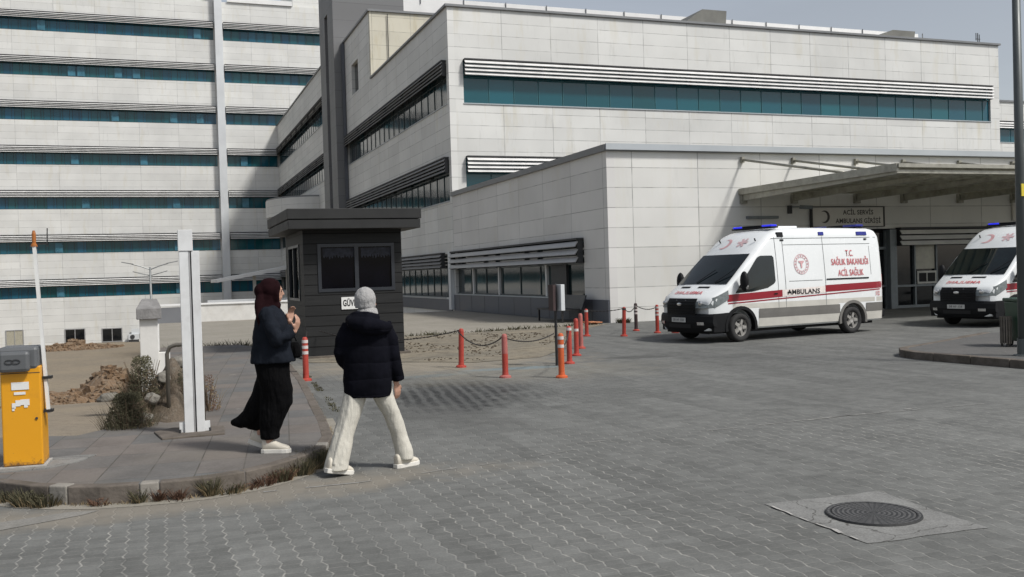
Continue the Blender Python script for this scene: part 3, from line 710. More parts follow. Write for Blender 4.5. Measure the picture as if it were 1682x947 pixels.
MB().box(XL-.05, XRc, YF-.06, YF, ZC+.04, ZC+.15).build('fascia', 'steel_grey', cy); MB().box(XL-.05, XRc, YF+.02, YF+.10, ZC-.12, ZC-.03).build('edge_rail', 'steel_grey', cy)
MB().box(XL-.09, XL-.0, YF, AY-.03, ZC-.06, ZC+.16).build('fascia', 'steel_grey', cy)
for x in BX:
    m = MB(); m.tube([(x, AY-.05, 5.66), (x, 24.2, ZC+.16)], .045, 8); rd = m.build('tension_rod', 'steel_grey', cy, smooth=True)
    MB().box(x-.06, x+.06, AY-.13, AY-.005, 5.55, 5.76).build('bracket', 'steel_grey', rd)
adopt(cy)

# --- far right building piece
fb = empty('far_building', 'far cream building with one teal window strip behind the wing at the right edge', 'building', (80, 70, 0))
m = MB(); m.box(55, 110, 60, 90, 0, 11.4); m.box(55, 110, 60.3, 90, 11.4, 13.1); m.box(55, 110, 60, 90, 13.1, 14.7); m.build('wall', 'panel_x', fb)
winstrip(fb, 'x', 60, 55.2, 109, 11.4, 12.5, 13.05, 'glass_x', 3, .4)
MB().box(54.9, 110, 59.9, 60.3, 14.7, 14.85).build('parapet_cap', 'cap', fb)
adopt(fb)

# ================================================================= LOW WALLS, PIER, LAMP
M['wall_grey'] = plain('grey wall panels', (.15, .155, .165), .7, 0, .1, 1)
wa = empty('low_wall', 'low pale boundary wall with white coping behind the ramp', 'wall', (4, 46.3, 0))
MB().box(1.6, 9.5, 46.3, 46.5, -.1, .78).build('wall', 'pier', wa); MB().box(-.1, 1.6, 46.3, 46.5, -.1, .7).build('wall', 'wall_grey', wa)
MB().box(-.12, 9.5, 46.24, 46.56, .782, .86).build('coping', 'white_membrane', wa); adopt(wa)
wb = tag(MB().box(3.0, 14.5, 66, 66.3, -.6, .62).build('boundary_wall', 'chase'), 'second grey low wall further back in front of the tower entrance', 'wall')
pr = empty('gate_pier', 'white plastered pier with grey stone cap beside the sunken lot', 'pier', (-.16, 16.4, -.3))
MB().box(-.14, .13, -.25, .25, -.8, 1.55).build('shaft', 'pier', pr, bevel=.008)
MB().add([(-.18, -.33, 1.55), (.19, -.33, 1.55), (.19, .33, 1.55), (-.18, .33, 1.55), (-.18, -.33, 1.72), (.19, -.33, 1.72), (.19, .33, 1.72), (-.18, .33, 1.72), (-.10, -.05, 1.86), (.13, -.05, 1.86), (.13, .25, 1.86), (-.10, .25, 1.86)],
   [(3, 2, 1, 0), (0, 1, 5, 4), (1, 2, 6, 5), (2, 3, 7, 6), (3, 0, 4, 7), (4, 5, 9, 8), (5, 6, 10, 9), (6, 7, 11, 10), (7, 4, 8, 11), (8, 9, 10, 11)]).build('cap', 'pier_cap', pr, bevel=.01)
MB().add([(.13, -.2, -.3), (.30, -.2, -.3), (.30, .1, -.3), (.13, .1, -.3), (.13, -.2, 1.0), (.30, -.2, 1.0), (.30, .1, 1.0), (.13, .1, 1.0)],
   [(3, 2, 1, 0), (0, 1, 5, 4), (1, 2, 6, 5), (2, 3, 7, 6), (3, 0, 4, 7), (4, 5, 6, 7)]).build('buttress', 'pier', pr)

def metal_lamp():
    e = empty('street_lamp', 'thin grey street lamp with two pairs of arms behind the gate pier', 'street lamp', (-.42, 60, -4.3))
    MB().tube([(0, 0, 0), (0, 0, 7.1)], [.09, .055], 8).build('pole', 'lamp', e, smooth=True)
    for sx in (-1, 1):
        a = MB().tube([(0, 0, 6.95), (sx*.5, 0, 7.15), (sx*1.0, 0, 7.3)], .035, 6).build('arm', 'lamp', e)
        MB().bar((sx*.9, 0, 7.29), (sx*1.55, 0, 7.42), .16, .05).build('lamp_head', 'lamp', a)
        a = MB().tube([(0, 0.2, 6.6), (sx*.45, 0, 6.72)], .03, 6).build('arm', 'lamp', e)
        MB().bar((sx*.4, 0, 6.7), (sx*.95, 0, 6.86), .14, .045).build('lamp_head', 'lamp', a)
M['lamp'] = plain('grey galvanised pole', (.22, .23, .23), .5, .4)
metal_lamp()
# AC unit at foot of tower
ac = empty('air_conditioner', 'small outdoor air conditioning unit at the foot of the tower', 'air conditioner', (-2.95, 121.2, -5.0))
MB().box(-.55, .65, -.25, .25, .35, 1.0).build('casing', 'chase', ac)
MB().box(-.2, .95, .1, .4, 1.0, 1.6).build('upper_casing', 'chase', ac)
for z in (.67,): MB().lathe([(.001, 0), (.26, 0), (.26, .02), (.001, .02)], (-.1, -.28, z), 16, Matrix.Rotation(pi/2, 4, 'X')).build('fan', 'louver_dark', ac)
MB().box(-.5, .6, -.2, .2, 0, .35).build('stand', 'louver_dark', ac)
# ================================================================= GUARD BOOTH
def clad_mat():
    g = NG('charcoal booth boards'); P = g.obj(); x, y, z = g.sep(P)
    t = g.mr(g.white(g.comb(0., 0., g.cell(z, .235, .02))), 0, 1, .9, 1.1)
    c = g.scale(g.mix(g.mr(g.noise(g.comb(g.m('MULTIPLY', x, .6), y, g.m('MULTIPLY', z, 8.)), 3.0, 4), .3, .7, 0, 1), (.016, .0165, .017), (.023, .0235, .0235)), t)
    ln = g.line(z, .235, .022, .02); c = g.mix(ln, c, (.003, .003, .003)); g.bump(g.m('SUBTRACT', 1.0, ln), .7, .01)
    return g.fin(c, .6, 0, .2)
M['clad'] = clad_mat(); M['booth_trim'] = plain('charcoal trim', (.026, .0265, .0265), .6, 0, .15, 2, .25)
M['booth_frame'] = plain('dark blue grey window frame', (.016, .019, .025), .4, .0, .1, 2)
M['white_plastic'] = plain('white plastic', (.68, .68, .66), .5, 0, .05, 3)
M['ink'] = plain('black ink', (.012, .012, .013), .5)
bo = empty('security_booth', 'charcoal clad security booth with overhanging flat roof and two pane window', 'booth', (4.2, 23.5, 0))
bx0, bx1, by0, by1 = 3.1-4.2, 5.38-4.2, 22-23.5, 25.1-23.5
m = MB(); wx0, wx1, wz0, wz1 = 3.42-4.2, 5.2-4.2, 1.5, 2.6
m.box(bx0, wx0, by0, by0+.08, 0, 2.92); m.box(wx1, bx1, by0, by0+.08, 0, 2.92); m.box(wx0, wx1, by0, by0+.08, 0, wz0); m.box(wx0, wx1, by0, by0+.08, wz1, 2.92)
m.box(bx1-.08, bx1, by0+.08, by1, 0, 2.92); m.box(bx0, bx1, by1-.08, by1, 0, 1.1); m.box(bx0, bx0+.5, by1-.08, by1, 1.1, 2.92); m.box(bx1-.6, bx1, by1-.08, by1, 1.1, 2.92)
sy0, sy1 = .35-1.5+.3, 2.55-1.5
m.box(bx0, bx0+.08, by0+.08, sy0, 0, 2.92); m.box(bx0, bx0+.08, sy1, by1-.08, 0, 2.92); m.box(bx0, bx0+.08, sy0, sy1, 0, 1.3); m.box(bx0, bx0+.08, sy0, sy1, 2.62, 2.92)
m.build('wall', 'clad', bo)
rf = MB().box(2.70-4.2, 5.74-4.2, 21.45-23.5, 25.5-23.5, 3.14, 3.37).build('roof', 'booth_trim', bo, bevel=.01)
MB().box(2.72-4.2, 5.72-4.2, 21.47-23.5, 25.48-23.5, 2.92, 3.125).build('fascia', 'booth_trim', rf, bevel=.01)
def framed(parent, name, axis, c, a0, a1, z0, z1, mids, gm, fw=.06):
    def bx(mm, u0, u1, o0, o1, za, zb):
        if axis == 'x': mm.box(u0, u1, c+o0, c+o1, za, zb)
        else: mm.box(c+o0, c+o1, u0, u1, za, zb)
    g_ = MB(); bx(g_, a0+fw, a1-fw, .03, .05, z0+fw, z1-fw); go = g_.build(name, gm, parent)
    f = MB(); bx(f, a0, a1, -.02, .06, z0, z0+fw); bx(f, a0, a1, -.02, .06, z1-fw, z1); bx(f, a0, a0+fw, -.02, .06, z0+fw, z1-fw); bx(f, a1-fw, a1, -.02, .06, z0+fw, z1-fw)
    for u in mids: bx(f, u-fw*.6, u+fw*.6, -.018, .058, z0+fw, z1-fw)
    f.build('frame', 'booth_frame', go); return go
wf = framed(bo, 'window', 'x', by0, wx0, wx1, wz0, wz1, [(wx0+wx1)/2], 'booth_glass_see' if 'booth_glass_see' in M else 'glass_booth', .075)
M['clear'] = None
g = NG('clear side glass'); g.put(g.b.inputs['Transmission Weight'], .0)
tr = g.t.nodes.new('ShaderNodeBsdfTransparent'); gs = g.t.nodes.new('ShaderNodeBsdfGlossy'); gs.inputs['Roughness'].default_value = .04
mxs = g.t.nodes.new('ShaderNodeMixShader'); mxs.inputs[0].default_value = .12; tr.inputs[0].default_value = (.75, .8, .8, 1)
g.t.links.new(tr.outputs[0], mxs.inputs[1]); g.t.links.new(gs.outputs[0], mxs.inputs[2]); g.t.links.new(mxs.outputs[0], g.o.inputs[0]); M['clear'] = g.mat
framed(bo, 'side_window', 'y', bx0, sy0, sy1, 1.3, 2.62, [sy0+1.0], 'clear', .06)
MB().box(bx0+.5, bx1-.6, by1-.05, by1-.03, 1.1, 2.92).build('back_window', 'clear', bo)
# scalloped valance inside the front window
M['lace'] = plain('grey lace valance', (.022, .024, .032), .9, 0, .6, 12)
m = MB(); n = 40
for side in (0, 1):
    a = wx0+.12+side*.88; vs = []
    for i in range(n):
        u = a+.72*i/(n-1); vs += [(u, by0+.026, wz1-.10), (u, by0+.026, wz1-.22-.09*abs(sin(i*.9))-.05*random.random())]
    m.add(vs, [(2*i, 2*i+1, 2*i+3, 2*i+2) for i in range(n-1)])
m.build('valance', 'lace', wf)
sb = MB().box(3.93-4.2, 4.60-4.2, by0-.025, by0-.002, 1.09, 1.37).build('sign', 'white_plastic', bo)
text('lettering', 'GÜVENLİK', .2, 'ink', sb, lambda x, y, z: (4.265-4.2+x*.60, by0-.029, 1.225+y), bold=.006)
# desk and chair back seen through side window: a plain desk top
MB().box(bx0+.1, bx1-.12, by0+.12, by0+.6, .72, .76).build('desk', 'booth_trim', bo)
# thin threshold slab
tag(MB().box(2.98, 5.5, 21.88, 25.2, -.05, .05).build('booth_slab', 'kerb'), kind='structure')

# ================================================================= BARRIER, POSTS
M['yellow'] = plain('orange yellow powder coat', (.66, .30, .008), .4, 0, .04, 3, dirt=((.45, .24, .05), .25))
g = NG('orange yellow powder coat with rusty foot'); P = g.obj(); x, y, z = g.sep(P)
c = g.mix(g.mr(g.noise(P, 5.0, 5, .7), .55, .7, 0, .35), (.66, .30, .008), (.50, .22, .02))
c = g.mix(g.m('MULTIPLY', g.mr(g.m('ADD', z, g.mr(g.noise(P, 14.0, 4, .7), .3, .7, -.05, .05)), .02, .07, 1, 0), .85), c, (.09, .05, .03))
c = g.mix(g.mr(g.noise(P, 30.0, 3, .8), .70, .73, 0, .7), c, (.22, .13, .06)); g.bump(g.noise(P, 8, 3), .05); M['yellow'] = g.fin(c, .42)
M['head_grey'] = plain('grey plastic cover', (.10, .105, .11), .45, 0, .1, 3)
M['orange_lamp'] = plain('orange lens', (.33, .11, .02), .3)
M['black_metal'] = plain('black metal', (.015, .015, .016), .45, 0, .2, 5)
M['arm_white'] = plain('white painted arm', (.66, .66, .64), .5, 0, .07, 5)
br = empty('barrier_gate', 'orange yellow barrier cabinet with grey cover and raised white arm on the sidewalk', 'barrier', (-1.2, 9.93, .15), radians(-3))
MB().box(-.17, .165, -.16, .16, .02, .93).build('cabinet', 'yellow', br, bevel=.012)
MB().box(-.20, .19, -.19, .19, 0, .02).build('base_plate', 'mortar', br)
MB().box(-.165, .16, -.1625, -.1605, .868, .874).build('door_seam', 'louver_dark', br); MB().lathe([(.001, 0), (.012, 0), (.012, .008), (.001, .008)], (.12, -.161, .45), 10, Matrix.Rotation(pi/2, 4, 'X')).build('lock', 'louver_dark', br)
hd = MB().box(-.19, .15, -.17, .17, .90, 1.11).build('cover', 'head_grey', br, bevel=.03)
m = MB(); m.box(-.17, .09, -.24, -.17, .885, 1.075); m.build('cover_bulge', 'head_grey', br, bevel=.03)
tag(MB().prism([(-1.5, 9.62), (-1.0, 9.62), (-.75, 9.85), (-.62, 10.15), (-.8, 10.2), (-1.45, 10.15)], .1, .160).build('cement_footing', 'conc_rim'), kind='structure')
lg = MB(); n = 24
for cx in (-.075, -.02):
    lg.tube([(cx+.035*cos(2*pi*i/n), -.247, .985+.018*sin(2*pi*i/n)) for i in range(n+1)], .004, 5, False)
lg.build('emblem', 'louver_dark', hd)
MB().box(-.08, .065, -.166, -.1605, .72, .79).build('sticker', 'white_plastic', br); MB().box(-.06, .035, -.166, -.1605, .675, .70).build('sticker', 'white_plastic', br)
m = MB()
for (a, b, c, d) in ((-.08, -.05, .55, .60), (-.05, -.01, .57, .625), (-.01, .03, .58, .63), (.03, .065, .575, .63), (.02, .05, .555, .58), (-.08, -.06, .53, .56)): m.box(a, b, -.166, -.1605, c, d)
m.build('torn_sticker', 'white_plastic', br)
arm = MB().bar((.205, -.05, .48), (.135, -.05, 2.05), .028, .045, (0, 1, 0)).build('arm', 'arm_white', br)
for z in (.49, .80): MB().box(.16, .245, -.09, -.0, z, z+.025).build('clamp', 'black_metal', arm)
MB().lathe([(.001, 2.03), (.03, 2.03), (.028, 2.05), (.018, 2.06), (.018, 2.15), (.010, 2.18), (.001, 2.18)], (.135, -.05, 0), 14).build('arm_lamp', 'orange_lamp', arm)
m = MB(); m.bar((.10, -.05, 2.05), (.25, -.05, 2.06), .02, .015); m.tube([(.245, -.05, 2.03), (.25, -.05, 2.2)], .005, 6); m.build('tip_bracket', 'black_metal', arm)

ga = empty('gate_post', 'white steel double channel gate post bolted to the sidewalk', 'post', (.335, 11.06, .15))
M['post_white'] = plain('white painted steel', (.62, .63, .63), .5, 0, .08, 4, dirt=((.35, .34, .32), .4))
MB().box(-.115, -.02, -.05, .05, .0, 2.0).build('channel', 'post_white', ga, bevel=.004); MB().box(.01, .095, -.05, .05, .0, 2.0).build('channel', 'post_white', ga, bevel=.004)
MB().box(-.02, .01, -.0, .04, .0, 2.0).build('slot', 'louver_dark', ga)
MB().box(-.018, -.002, -.045, .0, .0, 2.0).build('web', 'alu', ga)
MB().box(-.122, .03, -.06, .06, 2.0, 2.23).build('cap_box', 'post_white', ga, bevel=.004)
m = MB(); m.box(-.19, .17, -.09, .10, 0, .012); m.box(-.17, -.117, -.02, .0, .012, .13); m.box(.097, .15, -.02, .0, .012, .13); m.build('base_plate', 'post_white', ga)
m = MB()
for x in (-.165, .145): m.lathe([(.001, .012), (.012, .012), (.012, .06), (.001, .06)], (x, -.06, 0), 8)
m.build('bolt', 'louver_dark', ga)
tag(MB().prism([(-.02, 10.75), (.62, 10.78), (.65, 11.35), (.1, 11.5), (-.1, 11.3)], .1, .172).build('footing_slab', 'kerb', bevel=.01), kind='structure')
M['rail_brown'] = plain('weathered brown tube', (.17, .155, .13), .5, .4, .2, 5)
hr = MB().tube([(.07, 12.3, .1), (.07, 12.3, .95), (.10, 12.28, 1.03), (.17, 12.25, 1.06), (.36, 12.16, 1.06), (.43, 12.12, 1.03), (.46, 12.1, .95), (.46, 12.1, .1)], .024, 10)
tag(hr.build('handrail', 'rail_brown', smooth=True), 'brown metal tube hoop handrail behind the white gate post', 'handrail')

# lamp post at right edge
lp = empty('lamp_post', 'tall dark grey pole with a yellow notice at the right edge', 'lamp post', (13.92, 12.4, .12))
M['pole_grey'] = plain('dark green grey pole paint', (.085, .095, .095), .45, .2, .12, 2)
MB().tube([(0, 0, 0), (0, 0, 7.5)], [.085, .062], 14).build('pole', 'pole_grey', lp, smooth=True)
MB().lathe([(.001, 0), (.17, 0), (.17, .02), (.1, .03), (.1, .3), (.001, .3)], n=14).build('base', 'pole_grey', lp)
MB().tube([(0, 0, 7.5), (.3, 0, 8.0), (1.2, .0, 8.4)], .04, 8).build('arm', 'pole_grey', lp, smooth=True)
M['sign_yellow'] = plain('yellow notice', (.62, .50, .04), .5)
yn = MB().box(-.08, .34, -.10, -.085, 2.74, 2.95).build('notice', 'sign_yellow', lp)
text('lettering', 'S', .17, 'ink', yn, lambda x, y, z: (.02+x, -.104, 2.84+y), bold=.004)
# bins on the island
M['bin_green'] = plain('dark green plastic', (.012, .05, .025), .45, 0, .2, 4)
M['slat'] = plain('weathered wood slats', (.13, .115, .095), .8, 0, .3, 8)
bn = empty('waste_container', 'dark green wheeled waste container beside the pole', 'bin', (15.42, 13.75, .125), radians(-20))
m = MB(); m.add([(-.16, -.22, .1), (.28, -.22, .1), (.28, .25, .1), (-.16, .25, .1), (-.2, -.27, .85), (.33, -.27, .85), (.33, .3, .85), (-.2, .3, .85)], [(3, 2, 1, 0), (0, 1, 5, 4), (1, 2, 6, 5), (2, 3, 7, 6), (3, 0, 4, 7), (4, 5, 6, 7)])
m.build('body', 'bin_green', bn, bevel=.02); MB().box(-.22, .35, -.29, .32, .855, .92).build('lid', 'bin_green', bn, bevel=.02)
for x in (-.12, .22): MB().lathe([(.001, -.02), (.08, -.02), (.08, .02), (.001, .02)], (x, .22, .08), 12, Matrix.Rotation(pi/2, 4, 'Y')).build('wheel', 'black_metal', bn)
sb2 = empty('litter_bin', 'small litter bin of upright wooden slats left of the green container', 'litter bin', (15.12, 13.86, .125))
for i in range(14):
    a = 2*pi*i/14; m = MB(); m.box(-.013, .013, -.007, .007, .06, .58, Matrix.Translation((.095*cos(a), .095*sin(a), 0)) @ Matrix.Rotation(a+pi/2, 4, 'Z')); m.build('slat', 'slat', sb2)
MB().lathe([(.001, .08), (.075, .08), (.082, .52), (.001, .52)], n=14).build('liner', 'black_metal', sb2)
for a in (0, 2.1, 4.2): MB().box(.07*cos(a)-.015, .07*cos(a)+.015, .07*sin(a)-.015, .07*sin(a)+.015, 0, .08).build('foot', 'black_metal', sb2)

# ================================================================= BOLLARDS
M['b_red'] = plain('red bollard plastic', (.36, .045, .03), .45, 0, .12, 6, dirt=((.35, .12, .08), .3))
M['b_orange'] = plain('orange bollard plastic', (.50, .095, .025), .45, 0, .1, 6, dirt=((.45, .16, .08), .3))
M['b_faded'] = plain('faded pinkish red plastic', (.36, .11, .095), .6, 0, .12, 6)
M['b_white'] = plain('white reflective band', (.55, .50, .48), .4, 0, .1, 6)
M['b_dark'] = plain('dark band', (.05, .03, .03), .5)
def bollard(x, y, label, body='b_red', bands=(), lower=None, base='b_red', tilt=(0, 0), h=.76, r=.052, bandm='b_white'):
    e = empty('bollard', label, 'bollard', (x, y, 0), 0, 'red bollards round the booth and entrance')
    e.rotation_euler = (tilt[0], tilt[1], random.uniform(0, 6))
    lo = lower or body
    MB().lathe([(.001, .04), (r*1.1, .04), (r, .1), (r, h*.55), (.001, h*.55)], n=16).build('lower_tube', lo, e, smooth=False)
    MB().lathe([(.001, h*.55), (r, h*.55), (r*.97, h-.05), (r*.8, h-.015), (r*.4, h), (.001, h)], n=16).build('upper_tube', body, e)
    MB().lathe([(.001, 0), (r*2.0, 0), (r*1.95, .03), (r*1.2, .05), (.001, .05)], n=16).build('base', base, e)
    for z in bands: MB().lathe([(.001, z-.027), (r*1.05, z-.027), (r*1.05, z+.027), (.001, z+.027)], n=16).build('reflective_band', bandm, e)
    return e
bollard(2.41, 17.25, 'red bollard with three pale bands in front of the booth, behind the walking people', bands=(.70, .60, .50), lower='b_red', h=.78)
bollard(5.48, 17.84, 'plain red bollard leaning slightly, nearest the booth corner', tilt=(0, -.04))
bollard(5.58, 15.58, 'red bollard with faded pinkish upper half and pale base', body='b_faded', lower='b_red', base='b_faded')
bollard(6.39, 15.0, 'bright orange bollard with two white bands, nearest to the camera', body='b_orange', lower='b_orange', base='b_orange', bands=(.68, .54))
bollard(7.5, 17.19, 'red bollard with one white band just behind the orange one', bands=(.68,), h=.74)
bollard(8.33, 18.71, 'third red bollard in the receding row, with one faint band', bands=(.55,), tilt=(.03, 0), h=.8)
bollard(9.21, 20.41, 'fourth bollard in the receding row, with pinkish faded top', body='b_faded', h=.82)
bollard(11.07, 24.13, 'last bollard of the receding row, by the annex corner', bands=(.7,))
bollard(11.83, 23.37, 'slim red bollard right of the annex corner, plain dark top', body='b_red', h=.8, tilt=(0, -.03), bands=(.74,), bandm='b_dark')
bollard(13.16, 25.2, 'bollard with dark and white striped top left of the parked ambulance', bands=(.72, .62, .52), h=.82, body='b_dark')
bollard(13.15, 23.9, 'banded bollard half hidden behind the ambulance nose', bands=(.72, .62, .52), h=.8)
bollard(13.55, 23.6, 'bollard stub showing beside the ambulance bumper', h=.5)
M['chain'] = plain('dark chain', (.045, .04, .037), .5, .5)
def chain(a, b, sag, label):
    a, b = Vector(a), Vector(b); n = max(14, int((b-a).length/.05)); m = MB()
    P = [a.lerp(b, i/n)-Vector((0, 0, sag*4*(i/n)*(1-i/n))) for i in range(n+1)]
    m.tube(P, [(.016, .007) if i % 2 else (.007, .016) for i in range(n+1)], 6)
    tag(m.build('chain', 'chain'), label, 'chain', 'chains strung between the bollards')
chain((5.42, 17.84, .72), (5.56, 15.58, .72), .22, 'dark chain sagging between the leaning bollard and the faded one')
chain((3.4, 21.9, .62), (5.45, 17.84, .72), .2, 'dark chain running from the booth wall to the leaning bollard')
chain((5.62, 15.62, .68), (7.1, 17.0, .62), .1, 'dark chain from the faded bollard to the black signpost')
chain((6.4, 15.05, .62), (7.48, 17.15, .64), .15, 'short dark chain behind the orange bollard')
chain((11.07, 24.13, .72), (11.85, 23.37, .76), .05, 'thin chain by the annex corner bollards')
chain((11.85, 23.37, .76), (13.16, 25.2, .76), .14, 'thin chain to the striped top bollard')
chain((13.16, 25.2, .76), (13.2, 23.95, .74), .1, 'thin chain behind the ambulance nose')
chain((2.38, 17.25, .72), (3.12, 21.9, .62), .08, 'thin chain from the banded bollard to the booth')
# signpost seen edge-on
sp = empty('signpost', 'black post carrying a grey box sign seen from the side among the bollards', 'signpost', (7.15, 17.0, 0))
MB().tube([(0, 0, 0), (0, 0, 1.58)], .028, 10).build('post', 'black_metal', sp)
MB().box(-.09, -.035, -.12, .12, 1.06, 1.56).build('sign_edge', 'b_dark', sp)
MB().box(.03, .11, -.22, .04, 1.06, 1.56).build('sign_box', 'chase', sp, bevel=.006)
# bench / trolley against plinth
be = empty('bench', 'dark metal bench with a grey board against the annex plinth', 'bench', (13.75, 31.9, 0))
MB().box(-.5, .2, -1.0, 1.4, .42, .48).build('seat', 'black_metal', be)
MB().add([(.25, -1.0, .45), (.3, -1.0, .45), (.3, 1.4, .45), (.25, 1.4, .45), (.42, -1.0, .95), (.47, -1.0, .95), (.47, 1.4, .95), (.42, 1.4, .95)], [(3, 2, 1, 0), (0, 1, 5, 4), (1, 2, 6, 5), (2, 3, 7, 6), (3, 0, 4, 7), (4, 5, 6, 7)]).build('backrest', 'booth_frame', be)
for y in (-.9, 1.3):
    MB().box(-.48, -.42, y-.03, y+.03, 0, .42).build('leg', 'black_metal', be); MB().box(.2, .26, y-.03, y+.03, 0, .42).build('leg', 'black_metal', be)
hz = MB(); pts = [(13.6+.35*sin(i*1.9)*cos(i*.37), 29.2+.22*cos(i*1.3), .04+.05*abs(sin(i*.7))) for i in range(26)]
hz.tube(pts, .025, 6); M['hose'] = plain('faded orange hose', (.42, .17, .08), .6); tag(hz.build('hose', 'hose', smooth=True), 'tangled orange hose lying at the annex corner', 'hose')

# ================================================================= AMBULANCES
M['v_white'] = plain('white van paint', (.72, .74, .74), .25, 0, .03, 1.5, .5, dirt=((.55, .53, .48), .12))
M['v_dirty'] = plain('dusty lower van paint', (.50, .485, .44), .45, 0, .1, 2.0)
M['v_grey'] = plain('brownish grey lower cladding', (.13, .125, .115), .6, 0, .15, 2)
M['v_black'] = plain('black bumper plastic', (.008, .0085, .0095), .6, 0, .2, 3, .2)
M['v_glass'] = plain('van glass', (.004, .008, .009), .05, 0, .5, 2.0, .5)
M['v_red'] = plain('crimson stripe', (.24, .008, .018), .35, 0, .05, 2)
M['v_pale'] = plain('pale stripe line', (.72, .66, .62), .4)
M['v_redtext'] = plain('red lettering', (.52, .13, .14), .4)
M['v_pink'] = plain('pale pink emblem', (.60, .42, .43), .4)
M['v_faintred'] = plain('faded red emblem', (.58, .33, .34), .4)
M['v_seam'] = plain('panel seam', (.16, .17, .17), .6)
M['v_tyre'] = plain('tyre rubber', (.018, .018, .018), .85, 0, .2, 8)
M['v_rim'] = plain('dusty steel rim', (.32, .31, .29), .5, .4, .15, 8)
M['v_lamp'] = plain('headlamp glass', (.13, .15, .155), .12, 0, .4, 9, .6)
M['v_chrome'] = plain('bright metal', (.6, .6, .6), .2, .9)
g = NG('lit blue beacon'); g.put(g.b.inputs['Emission Color'], (.03, .04, 1.0, 1)); g.put(g.b.inputs['Emission Strength'], .55); M['v_blue'] = g.fin((.01, .015, .35), .15)
M['v_blued'] = plain('dark blue lens', (.012, .018, .20), .15)
M['plate'] = plain('number plate', (.5, .5, .48), .5, 0, .1, 20)
M['seat_blue'] = plain('blue cloth', (.03, .16, .30), .8)
def interp(tab, x):
    if x <= tab[0][0]: return tab[0][1]
    for (a, b), (c, d) in zip(tab, tab[1:]):
        if x <= c:
            t = (x-a)/(c-a); return b+(d-b)*t
    return tab[-1][1]
ZT = [(-1.0, .96), (-.98, 1.02), (-.93, 1.08), (-.85, 1.13), (-.7, 1.22), (-.5, 1.33), (-.42, 1.38), (0.0, 1.74), (.45, 2.12), (.55, 2.21), (.8, 2.42), (1.05, 2.58), (1.3, 2.67), (1.6, 2.71), (2.5, 2.73), (4.6, 2.71), (4.78, 2.68), (4.86, 2.60), (4.9, 2.45)]
WW = [(-1.0, .86), (-.95, .91), (-.85, .95), (-.6, .99), (-.2, 1.015), (.3, 1.03), (4.6, 1.03), (4.85, 1.0), (4.9, .97)]
BEND = [(-1.0, .24), (-.5, .14), (.4, .09), (1.3, .03), (2.0, 0)]
def hw(x, z): return interp(WW, x)*(1-.135*max(0, (z-1.25)/1.45)**1.25)*(1-.03*max(0, (.6-z)/.3))
def bx_(x, y): return x+interp(BEND, x)*(abs(y)/1.03)**2.6
def side_pt(x, z, eps=.005, s=-1):
    y = hw(x, z)+eps; return (bx_(x, y), s*y, z)
